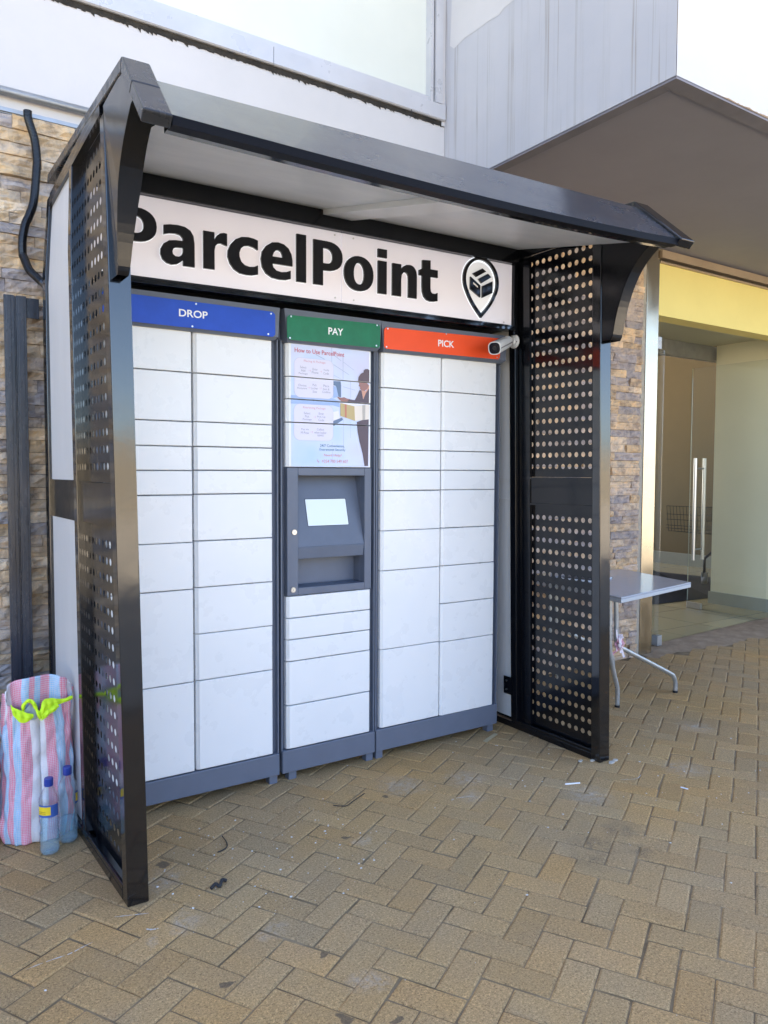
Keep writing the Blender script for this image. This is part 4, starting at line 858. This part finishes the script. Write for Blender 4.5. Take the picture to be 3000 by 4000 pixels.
# ================================================================ CCTV camera on the right divider post
cx, cy, cz = 2.9435, -.060, 2.198
CC = empty('cctv_camera', (cx, cy, cz), 'white bullet security camera on the black post beside the orange PICK sign', 'camera')
def orient(mb, o, d):
    q = Vector(d).to_track_quat('Z', 'Y').to_matrix(); o = Vector(o)
    mb.v = [tuple(q @ Vector(p)+o) for p in mb.v]; return mb
orient(MB().lathe([(0, 0), (.038, 0), (.038, .006), (.035, .010), (.018, .013), (.016, .022), (0, .022)], n=32), (cx+.002, cy, cz), (-1, -.0, 0)).build('mount_base', bracket_w, CC, smooth=False)
mb = MB()
for a in (60, 180, 300): orient(mb, (0, 0, 0), (0, 0, 1))
for a in (70, 190, 310):
    yy, zz = cy+.028*math.cos(R(a)), cz+.028*math.sin(R(a)); mb.tube([(cx-.008, yy, zz), (cx-.010, yy, zz)], .0032, 10)
mb.build('mount_screw', gap, CC)
MB().tube([(cx-.02, cy, cz+.004), (cx-.055, cy-.012, cz+.006), (cx-.085, cy-.030, cz+.0)], [.016, .0165, .018], 20).build('arm', bracket_w, CC, smooth=True)
a0 = Vector((2.880, -.075, 2.190)); a1 = Vector((2.668, -.205, 2.116)); dd_ = a1-a0; Lc = dd_.length
def rsq(r_, e, z, n=28, sx=1.0, sy=1.0):
    o = []
    for k in range(n):
        a = 2*math.pi*k/n; c_, s_ = math.cos(a), math.sin(a); o.append((sx*r_*math.copysign(abs(c_)**e, c_), sy*r_*math.copysign(abs(s_)**e, s_), z))
    return o
def loft(rings, mi=0):
    n = len(rings[0]); vs = [p for q in rings for p in q]; fs = []
    for i in range(len(rings)-1):
        for k in range(n): fs.append((i*n+k, i*n+(k+1) % n, (i+1)*n+(k+1) % n, (i+1)*n+k))
    fs += [tuple(range(n-1, -1, -1)), tuple((len(rings)-1)*n+k for k in range(n))]; return MB().add(vs, fs, mi)
q_ = dd_.to_track_quat('Z', 'Y'); q_m = q_.to_matrix()
def cam_place(mb): mb.v = [tuple(q_m @ Vector(p)+a0) for p in mb.v]; return mb
cb = cam_place(loft([rsq(.018, .8, 0), rsq(.028, .75, .008), rsq(.031, .72, .03), rsq(.0335, .70, Lc-.01), rsq(.0335, .70, Lc), rsq(.030, .72, Lc+.001), rsq(.029, .72, Lc-.004)])).build('camera_body', bracket_w, CC, smooth=False)
cam_place(loft([rsq(.0288, .72, Lc-.006), rsq(.0288, .72, Lc-.0015)])).build('lens_window', lens_m, cb)
cam_place(loft([rsq(.011, 1, Lc-.0014), rsq(.008, 1, Lc-.0006)])).build('lens', gap, cb)
stv = M('grey_stripe', (.22, .22, .23, 1), .4)
sdir = q_m.inverted() @ Vector((.35, -.93, -.12)); sdir.z = 0; sdir.normalize(); sp_ = Vector((-sdir.y, sdir.x, 0))
mb = MB(); mb.hexa([tuple(sdir*.030+sp_*a+Vector((0, 0, z))) if k < 4 else tuple(sdir*.0348+sp_*a+Vector((0, 0, z))) for k, (a, z) in enumerate([(-.003, .03), (.003, .03), (.003, Lc-.01), (-.003, Lc-.01)]*2)])
cam_place(mb).build('side_stripe', stv, cb)
# ================================================================ things round about
DU = [(.587, 3.098), (.590, 3.06), (.614, 2.978), (.622, 2.90), (.620, 2.842), (.606, 2.701), (.585, 2.63), (.569, 2.59), (.556, 2.52), (.555, 2.457), (.560, 2.430), (.574, 2.374), (.603, 2.337), (.631, 2.303)]
P3 = [Vector((x, .625-.10*max(0, (2.45-z))/.15*(1 if z < 2.45 else 0), z)) for x, z in crsp(DU, 12)]
acc = [0]
for a, c_ in zip(P3, P3[1:]): acc.append(acc[-1]+(c_-a).length)
tot = acc[-1]; npt = int(tot/.0012); pts = []; rad = []; j = 0
for k in range(npt+1):
    s_ = tot*k/npt
    while j < len(acc)-2 and acc[j+1] < s_: j += 1
    t_ = (s_-acc[j])/max(1e-9, acc[j+1]-acc[j]); pts.append(P3[j].lerp(P3[j+1], t_)); rad.append(.0165+(.0022 if (k % 5) in (1, 2, 3) else -.0018) if k < npt-20 else .0165)
MB().tube(pts, rad, 14).build('corrugated_conduit', duct_m, label='black corrugated cable hose hanging down the ledgestone wall beside the shelter', cat='cable hose')
# upright channel left of the shelter
rc = empty('steel_channel', (.50, .62, 0), 'worn dark steel channel post standing against the ledgestone behind the striped sack', 'post')
MB().box(.470, .512, .598, .62, 0, 2.258).box(.520, .562, .598, .62, 0, 2.258).box(.512, .520, .606, .62, 0, 2.256).box(.478, .498, .5955, .598, 0, 2.2575).box(.528, .552, .5955, .598, 0, 2.2575).build('post', rail_m, rc, bevel=.003)
MB().box(.563, .618, .612, .620, 2.165, 2.256).build('bolt_tab', rail_m, rc, bevel=.002)
MB().tube([(.600, .6115, 2.187), (.600, .6105, 2.187)], .005, 12).build('bolt_hole', gap, rc)
# table
tb = empty('table', (4.1, 0, 0), 'grey topped table with silver tube legs beside the right perforated panel', 'table')
P = [(3.66, -.245), (4.59, -.075), (4.775, .665), (3.80, .62)]; zt_ = .716
MB().prism([(x, y, zt_) for x, y in P], (0, 0, .0135)).build('tabletop', [table_top], tb, bevel=.002)
def shr(P, k): cx_ = sum(p[0] for p in P)/4; cy_ = sum(p[1] for p in P)/4; return [(cx_+(x-cx_)*k, cy_+(y-cy_)*k) for x, y in P]
MB().prism([(x, y, zt_-.022) for x, y in shr(P, 1.002)], (0, 0, .0215)).build('edge_band', table_edge, tb, bevel=.003)
def leg(path): 
    pp = [tuple(q) for q in crsp(path, 6)]; return MB().tube(pp, .0145, 14).build('leg', tube_m, tb, smooth=True)
for y_, dx in ((-.10, 0), (.52, .12)):
    l_a = leg([(3.733+dx, y_, .694), (3.738+dx, y_, .55), (3.741+dx, y_, .408), (3.750+dx, y_, .336), (3.785+dx, y_, .22), (3.815+dx, y_, .135), (3.822+dx, y_, .09), (3.822+dx, y_, .012)])
    l_b = leg([(3.788+dx, y_, .694), (3.797+dx, y_, .55), (3.802+dx, y_, .42), (3.820+dx, y_, .385), (3.899+dx, y_, .350), (4.333+dx, y_, .146), (4.385+dx, y_, .112), (4.408+dx, y_, .07), (4.410+dx, y_, .012)])
    for l_, xx in ((l_a, 3.822), (l_b, 4.410)): MB().tube([(xx+dx, y_, 0), (xx+dx, y_, .013)], .0155, 12).build('foot_cap', gap, l_)
# ribbon tied round the legs
rr_ = random.Random(4); mb = MB()
for k in range(16):
    a = rr_.uniform(0, 6.28); c0 = Vector((3.80+rr_.gauss(0, .014), -.118+rr_.gauss(0, .008), .425+rr_.gauss(0, .022))); w_ = .008
    pts = []; d_ = Vector((math.cos(a), -.3, math.sin(a)))*.018; side_ = Vector((-math.sin(a), rr_.uniform(-.6, .6), math.cos(a)))*w_
    for j in range(7): pts.append(c0+d_*math.sin(j*.9)*1.5+Vector((rr_.gauss(0, .004), -.004*j*(1 if k % 2 else -.4), rr_.gauss(0, .005)-.003*j)))
    vs = [tuple(p-side_) for p in pts]+[tuple(p+side_) for p in pts]; mb.add(vs, [(j, j+1, 8+j, 7+j) for j in range(6)], k % 2)
mb.add([(3.775, -.118, .50), (3.785, -.118, .50), (3.79, -.12, .44), (3.778, -.12, .44)], [(0, 1, 2, 3)], 1)
mb.build('ribbon', [ribbon_m, M('white_ribbon', (.75, .68, .72, 1), .5)], label='pink and white plastic ribbon knotted round the table leg', cat='ribbon')
bk = MB().hexa([(4.02, .20, .731), (4.28, .34, .731), (4.20, .56, .731), (3.92, .50, .731), (4.02, .20, .742), (4.28, .34, .738), (4.20, .56, .738), (3.92, .50, .742)]).build('papers', paper, label='stack of white papers under a dark folder lying on the table', cat='papers')
MB().hexa([(4.0, .27, .743), (4.20, .36, .741), (4.15, .54, .741), (3.93, .48, .743), (4.0, .27, .752), (4.20, .36, .748), (4.15, .54, .748), (3.93, .48, .752)]).build('folder', darkp, bk)
# litter
def stick(a, c_, r_, name, mt, label, cat): MB().tube([a, c_], r_, 8).build(name, mt, label=label, cat=cat)
stick((2.647, -.761, .004), (2.716, -.789, .004), .0035, 'drinking_straw', paper, 'longer white plastic stick on the pavers in front of the right panel', 'litter')
stick((3.078, -1.078, .003), (3.088, -1.11, .003), .003, 'drinking_straw', paper, 'short white plastic stick on the pavers, farthest right', 'litter')
wp = [(1.096, -.382, .012), (1.098, -.42, .006), (1.088, -.455, .003), (1.068, -.472, .003), (1.04, -.479, .003)]
MB().tube(crsp(wp, 5), .0022, 6).build('cable_tie', gap, label='curled black cable tie on the pavers in front of the drop lockers', cat='cable tie')
MB().tube(crsp([(1.62, -.36, .002), (1.66, -.40, .004), (1.72, -.37, .003), (1.80, -.33, .002)], 5), .0018, 6).build('cable_offcut', gap, label='thin black cable offcut on the pavers in front of the pay lockers', cat='cable')
MB().tube(crsp([(.925, -.715, .006), (.945, -.705, .012), (.955, -.72, .008), (.975, -.69, .010), (.990, -.697, .006)], 5), .006, 8).build('twisted_scrap', mat_m, label='small twisted black scrap on the pavers near the left post', cat='litter')
MB().hexa([(2.70, -.14, .002), (2.84, -.075, .002), (2.835, -.055, .004), (2.70, -.115, .004), (2.70, -.14, .006), (2.84, -.075, .006), (2.835, -.055, .008), (2.70, -.115, .008)]).build('wood_splinter', M('pale_wood', (.42, .34, .2, 1), .8), label='pale wooden splinter on the pavers below the pick lockers', cat='litter')
rr_ = random.Random(21); mb = MB()
for k in range(420):
    q = rr_.random()
    if q < .45: x, y_ = .75+rr_.random()*.9, -.25-rr_.random()*.75
    elif q < .75: x, y_ = 2.2+rr_.random()*1.4, -.1-rr_.random()*1.3
    else: x, y_ = rr_.uniform(.2, 4.5), rr_.uniform(-2.2, .3)
    s_ = .0012+rr_.random()**3*.004; h = s_*.7; a = rr_.random()*3
    c_, d_ = math.cos(a)*s_, math.sin(a)*s_
    if x < .72 and y_ > -.65 and x > .6: continue
    mb.add([(x-c_, y_-d_, .0006), (x+d_, y_-c_, .0006), (x+c_*1.6, y_+d_*1.6, .0006), (x-d_, y_+c_, .0006), (x, y_, .001+h)], [(0, 1, 4), (1, 2, 4), (2, 3, 4), (3, 0, 4), (3, 2, 1, 0)])
def scuff(P_, w0):
    Q_ = crsp(P_, 5)
    for i in range(len(Q_)-1):
        a, c_ = Vector(Q_[i]), Vector(Q_[i+1]); w_ = w0*rr_.uniform(.3, 1.1)*(math.sin(math.pi*(i+.5)/(len(Q_)-1))**.4)
        if rr_.random() < .18: continue
        n_ = Vector((-(c_-a).y, (c_-a).x)).normalized()*w_
        mb.add([(*(a-n_), .0032), (*(c_-n_), .0032), (*(c_+n_), .0032), (*(a+n_), .0032)], [(0, 1, 2, 3)])
scuff([(.313, -.83), (.353, -.825), (.397, -.823), (.438, -.822), (.472, -.811), (.508, -.801)], .0022)
scuff([(.668, -.822), (.676, -.832), (.688, -.838), (.702, -.841)], .004)
scuff([(.60, -.70), (.65, -.72), (.70, -.74)], .002)
scuff([(2.05, -.62), (2.12, -.60), (2.2, -.63)], .002); scuff([(2.9, -.86), (2.98, -.90), (3.05, -.88)], .002)
mb.build('grit', M('pale_grit', (.62, .6, .55, 1), .8), kind='stuff', label='scattered pale crumbs and grit on the pavers', cat='grit')
mb = MB()
for (x, y_, s_) in ((3.05, -.70, .022), (3.09, -.69, .018), (2.93, -.60, .014), (2.99, -.63, .016)):
    pts = [(x+s_*math.cos(R(a))*rr_.uniform(.7, 1.2), y_+s_*.6*math.sin(R(a))*rr_.uniform(.7, 1.2)) for a in range(0, 360, 45)]
    mb.prism([(a, b2, .001) for a, b2 in pts], (0, 0, .006))
mb.build('mortar_crumbs', M('mortar_crumb', (.5, .47, .41, 1), .9), kind='stuff', label='pale broken mortar crumbs at the foot of the right post', cat='rubble')
# ================================================================ striped sacks, vest, bottles
weave, N, b = newmat('striped_woven_plastic', (.7, .4, .5, 1), .35, spec=.5)
uvn = N.n('ShaderNodeUVMap'); sx = N.n('ShaderNodeSeparateXYZ'); N.l(uvn.outputs[0], sx.inputs[0])
mo = N.n('ShaderNodeMath', operation='WRAP'); N.l(sx.outputs[0], mo.inputs[0]); mo.inputs[1].default_value = 1; mo.inputs[2].default_value = 0
W_, P_, B_ = (.76, .76, .77, 1), (.76, .22, .32, 1), (.30, .56, .78, 1)
rp_ = N.n('ShaderNodeValToRGB'); rp_.color_ramp.interpolation = 'CONSTANT'; e = rp_.color_ramp.elements
st_ = [(0, W_), (.19, P_), (.315, B_), (.44, P_), (.565, B_), (.64, P_), (.69, B_), (.80, P_), (.90, P_)]
st_ = [(0, W_), (.20, P_), (.33, B_), (.47, P_), (.60, B_), (.68, P_), (.76, B_), (.86, P_)]
while len(e) < len(st_): e.new(.5)
for el, (p, c) in zip(e, st_): el.position = p; el.color = c
N.l(mo.outputs[0], rp_.inputs[0])
ck = N.n('ShaderNodeTexChecker'); sc2 = N.n('ShaderNodeVectorMath', operation='MULTIPLY'); N.l(uvn.outputs[0], sc2.inputs[0]); sc2.inputs[1].default_value = (66, 165, 0)
rot_ = N.n('ShaderNodeVectorRotate', rotation_type='Z_AXIS'); rot_.inputs['Angle'].default_value = R(45); N.l(sc2.outputs[0], rot_.inputs[0]); N.l(rot_.outputs[0], ck.inputs['Vector']); ck.inputs['Scale'].default_value = 1
mm = N.n('ShaderNodeMath', operation='MULTIPLY'); N.l(ck.outputs['Fac'], mm.inputs[0]); mm.inputs[1].default_value = .62
c = N.mix(mm.outputs[0], rp_.outputs[0], (.74, .68, .74, 1))
N.l(c, b.inputs['Base Color']); vv = N.coord(); N.bump(N.noise(vv, 26, 6, .7), .6, .012, b)
def sack(cx, cy, hx, hy, zf, zb_, ph, seed, label, lean=0):
    na, nz = 120, 60; vs = []; fs = []; uv = []
    base = [(math.copysign(abs(math.cos(2*math.pi*i/na-math.pi/2))**.62, math.cos(2*math.pi*i/na-math.pi/2))*hx, math.copysign(abs(math.sin(2*math.pi*i/na-math.pi/2))**.62, math.sin(2*math.pi*i/na-math.pi/2))*hy) for i in range(na+1)]
    al = [0]
    for p_, q_2 in zip(base, base[1:]): al.append(al[-1]+math.hypot(q_2[0]-p_[0], q_2[1]-p_[1]))
    for j in range(nz+1):
        t = j/nz
        for i in range(na+1):
            a = 2*math.pi*i/na-math.pi/2; c_, s_ = math.cos(a), math.sin(a); e_ = .62
            bx = math.copysign(abs(c_)**e_, c_); by = math.copysign(abs(s_)**e_, s_)
            back = .5+.5*s_; top = zf+(zb_-zf)*max(0, back)**.8*(1-.25*abs(c_)**3)+.018*abs(c_)**4
            z = t*top; w_ = 1-.10*math.exp(-t*9)-.04*math.sin(t*math.pi)*.5+.05*math.sin(3.1*t+seed)*(1-t)
            if t > .75: w_ *= 1-(t-.75)*.25*(1 if s_ < 0 else .7)
            ca = i % na
            q = Vector((math.cos(2*math.pi*ca/na)*1.4, math.sin(2*math.pi*ca/na)*1.4, z*2.6+seed))
            n_ = noise.fractal(q*1.6, 1, 2, 4)*.013+noise.noise(q*5)*.008+abs(noise.noise(q*3.1))*.010
            n2_ = noise.noise(q*9)*.0035
            x = cx+bx*(hx*w_+n_+n2_)+lean*t; y = cy+by*(hy*w_+n_+n2_)
            if s_ > -.2 and t > .5:
                q2 = min(1, (t-.5)/.36); q2 = q2*q2*(3-2*q2); y += (cy-hy*.72+.012*math.sin(c_*9)-y)*q2*.93*min(1, (s_+.2)*2.5)
            vs.append((x, y, max(.002, z))); uv.append((ph+3.0*al[i]/al[-1]+.018*math.sin(t*6+seed), t*.66))
    for j in range(nz):
        for i in range(na): fs.append((j*(na+1)+i, j*(na+1)+i+1, (j+1)*(na+1)+i+1, (j+1)*(na+1)+i))
    mb = MB().add(vs, fs); o = mb.build('striped_sack', weave, smooth=True, label=label, cat='sack', group=None)
    ul = o.data.uv_layers.new(name='UVMap')
    for lp in o.data.loops: ul.data[lp.index].uv = uv[lp.vertex_index]
    sd_ = o.modifiers.new('thickness', 'SOLIDIFY'); sd_.thickness = .0015
    return o
sack(.492, .095, .128, .112, .520, .655, .13, 1.3, 'pink, blue and white striped woven sack with a yellow vest stuffed in its open mouth')
sack(.178, .10, .140, .12, .50, .62, .05, 5.1, 'second pink and blue striped sack, only its edge in view at the left')
vest = M('fluorescent_yellow_fabric', (.62, .95, .02, 1), .7, var=.1, vscale=30, bump=.3, bscale=60, bdist=.004)
greyl = M('grey_lining', (.36, .42, .45, 1), .8, bump=.5, bscale=40, bdist=.006)
vv_ = []
for j in range(7):
    for i in range(13):
        x = .432+.045*i/12; z = .500+.062*j/6*(1-.4*abs(i/6-1)); vv_.append((x, -.030+.006*noise.noise(Vector((x*90, z*70, 1))), z))
ve = MB().add(vv_, [(j*13+i, j*13+i+1, (j+1)*13+i+1, (j+1)*13+i) for j in range(6) for i in range(12)]).build('safety_vest', greyl, smooth=True, label='fluorescent yellow safety vest crumpled in the mouth of the striped sack', cat='vest')
def ribbon(top, bot, name, mtl, th=.0025):
    A = crsp(top, 9); Bq = crsp(bot, 9); mb = MB(); n = len(A)
    jit_ = lambda p, k: (p[0]+.004*noise.noise(Vector(p)*38+Vector((k, 0, 0))), p[1]-.004*noise.noise(Vector(p)*35+Vector((k, 5, 0))), p[2]+.006*noise.noise(Vector(p)*36+Vector((k, 9, 2))))
    A = [jit_(p, 1) for p in A]; Bq = [jit_(p, 7) for p in Bq]
    mid = [tuple((a+b2)/2+((-.005+.003*math.sin(i*.6)) if k == 1 else 0) for k, (a, b2) in enumerate(zip(p, q))) for i, (p, q) in enumerate(zip(A, Bq))]
    vs = A+mid+Bq; fs = [(r_*n+i, r_*n+i+1, (r_+1)*n+i+1, (r_+1)*n+i) for r_ in range(2) for i in range(n-1)]
    o = mb.add(vs, fs).build(name, mtl, ve, smooth=False); s_ = o.modifiers.new('t', 'SOLIDIFY'); s_.thickness = th; s_.offset = 0; return o
ribbon([(.388, -.030, .572), (.400, -.040, .560), (.418, -.048, .548), (.440, -.05, .535), (.462, -.05, .530)], [(.388, -.034, .556), (.398, -.046, .525), (.415, -.052, .506), (.438, -.052, .504), (.466, -.05, .512)], 'vest_fold', vest)
ribbon([(.425, -.035, .535), (.428, -.040, .570), (.446, -.040, .586), (.466, -.044, .576), (.480, -.05, .545), (.492, -.052, .520)], [(.432, -.034, .532), (.437, -.038, .560), (.449, -.038, .572), (.462, -.042, .562), (.474, -.05, .528), (.488, -.052, .502)], 'vest_fold', vest)
ribbon([(.482, -.05, .528), (.500, -.046, .572), (.520, -.042, .580), (.545, -.038, .574), (.580, -.03, .568), (.612, -.02, .568)], [(.494, -.052, .500), (.508, -.050, .528), (.526, -.046, .540), (.548, -.040, .546), (.580, -.032, .552), (.612, -.022, .556)], 'vest_fold', vest)
ribbon([(.500, -.050, .528), (.516, -.052, .536), (.535, -.050, .546), (.552, -.046, .552)], [(.492, -.053, .500), (.512, -.054, .512), (.536, -.052, .528), (.556, -.046, .540)], 'vest_fold', vest)
pet = bpy.data.materials.new('clear_blue_bottle_plastic'); pet.use_nodes = True; N = NT(pet); T_ = pet.node_tree; T_.nodes.remove(T_.nodes['Principled BSDF'])
tr = N.n('ShaderNodeBsdfTransparent'); tr.inputs[0].default_value = (.97, .99, 1, 1); gl = N.n('ShaderNodeBsdfGlossy'); gl.inputs['Roughness'].default_value = .06
df = N.n('ShaderNodeBsdfDiffuse'); df.inputs[0].default_value = (.7, .85, .95, 1)
lw = N.n('ShaderNodeLayerWeight'); lw.inputs[0].default_value = .2; m1 = N.n('ShaderNodeMixShader'); m2 = N.n('ShaderNodeMixShader'); m1.inputs[0].default_value = .05
bp_ = N.n('ShaderNodeBump'); bp_.inputs['Strength'].default_value = .6; bp_.inputs['Distance'].default_value = .004; N.l(N.noise(N.coord(), 45, 3), bp_.inputs['Height']); N.l(bp_.outputs[0], gl.inputs['Normal']); N.l(bp_.outputs[0], lw.inputs['Normal'])
N.l(tr.outputs[0], m1.inputs[1]); N.l(df.outputs[0], m1.inputs[2]); N.l(lw.outputs['Facing'], m2.inputs[0]); N.l(m1.outputs[0], m2.inputs[1]); N.l(gl.outputs[0], m2.inputs[2]); N.l(m2.outputs[0], T_.nodes['Material Output'].inputs[0])
wat = bpy.data.materials.new('blue_tinted_water'); wat.use_nodes = True; N = NT(wat); T_ = wat.node_tree; T_.nodes.remove(T_.nodes['Principled BSDF'])
tr = N.n('ShaderNodeBsdfTransparent'); tr.inputs[0].default_value = (.86, .96, 1, 1); df = N.n('ShaderNodeBsdfDiffuse'); df.inputs[0].default_value = (.60, .84, 1, 1); m1 = N.n('ShaderNodeMixShader'); m1.inputs[0].default_value = .16
N.l(tr.outputs[0], m1.inputs[1]); N.l(df.outputs[0], m1.inputs[2]); N.l(m1.outputs[0], T_.nodes['Material Output'].inputs[0])
capm = M('blue_cap', (.02, .05, .30, 1), .35); lab_b = M('blue_label', (.05, .12, .40, 1), .4); lab_y = M('yellow_label', (.85, .62, .02, 1), .45)
def bottle(x, y, h, label, a_lab, water, spread):
    bt = empty('water_bottle', (x, y, 0), label, 'bottle', 'plastic bottles in front of the striped sack')
    pr_f = [(.0, .006), (.012, .004), (.024, .001), (.031, .004), (.035, .014), (.0355, .024), (.0335, .034), (.0355, .044), (.036, .062), (.0345, .07), (.036, .078), (.0335, .092), (.0325, .105), (.034, .118), (.0365, .13), (.0355, .138), (.037, .145), (.0362, .150), (.0362, .200), (.0375, .204), (.0355, .210), (.036, .216), (.030, .232), (.021, .250), (.0145, .261), (.0135, .268), (.0135, .284)]
    k = h/.294
    MB().lathe([(r_, z*k) for r_, z in pr_f], (x, y, 0), 36).build('bottle_body', pet, bt, smooth=True)
    MB().lathe([(r_*.95, z*k+.001) for r_, z in pr_f if z*k < water]+[(0, water)], (x, y, 0), 36).build('water', wat, bt, smooth=True)
    mb = MB(); n = 40; vs = []
    zc_ = [(.0148, .262), (.0160, .264), (.0160, .290), (.0145, .294), (0, .2945)]
    for r_, z in zc_:
        for q in range(n): a = 2*math.pi*q/n; rr2 = r_+(.0004 if q % 2 else -.0004); vs.append((x+rr2*math.cos(a), y+rr2*math.sin(a), z*k))
    fs = [(i*n+q, i*n+(q+1) % n, (i+1)*n+(q+1) % n, (i+1)*n+q) for i in range(len(zc_)-1) for q in range(n)]
    mb.add(vs, fs).build('cap', capm, bt)
    def band(a0, a1, z0, z1, r_, nm, mt, par):
        vs = []; m_ = 14
        for q in range(m_+1): a = R(a0+(a1-a0)*q/m_); vs += [(x+r_*math.cos(a), y+r_*math.sin(a), z0*k), (x+r_*math.cos(a), y+r_*math.sin(a), z1*k)]
        return MB().add(vs, [(2*q, 2*q+2, 2*q+3, 2*q+1) for q in range(m_)]).build(nm, mt, par)
    lb = band(a_lab, a_lab+spread, .152, .199, .0370, 'label_band', lab_b, bt)
    band(a_lab+3, a_lab+spread*.62, .161, .193, .0374, 'label_panel', lab_y, lb)
    mb = MB()
    for q in range(9):
        for r2 in range(2):
            a = R(a_lab+9+q*5); a2 = a+R(3.2); z = .172+r2*-.006; mb.add([(x+.0377*math.cos(a), y+.0377*math.sin(a), z), (x+.0377*math.cos(a2), y+.0377*math.sin(a2), z), (x+.0377*math.cos(a2), y+.0377*math.sin(a2), z+.0028), (x+.0377*math.cos(a), y+.0377*math.sin(a), z+.0028)], [(0, 1, 2, 3)])
    if spread > 60: mb.build('label_print', M('brown_print', (.25, .15, .02, 1), .5), lb)
    return bt
bottle(.501, -.123, .294, 'nearer blue capped water bottle with a yellow and blue label, left of the two', -172, .135, 130)
bottle(.580, -.062, .301, 'rear blue capped water bottle half hidden behind the nearer one, beside the left perforated panel', -55, .10, 50)
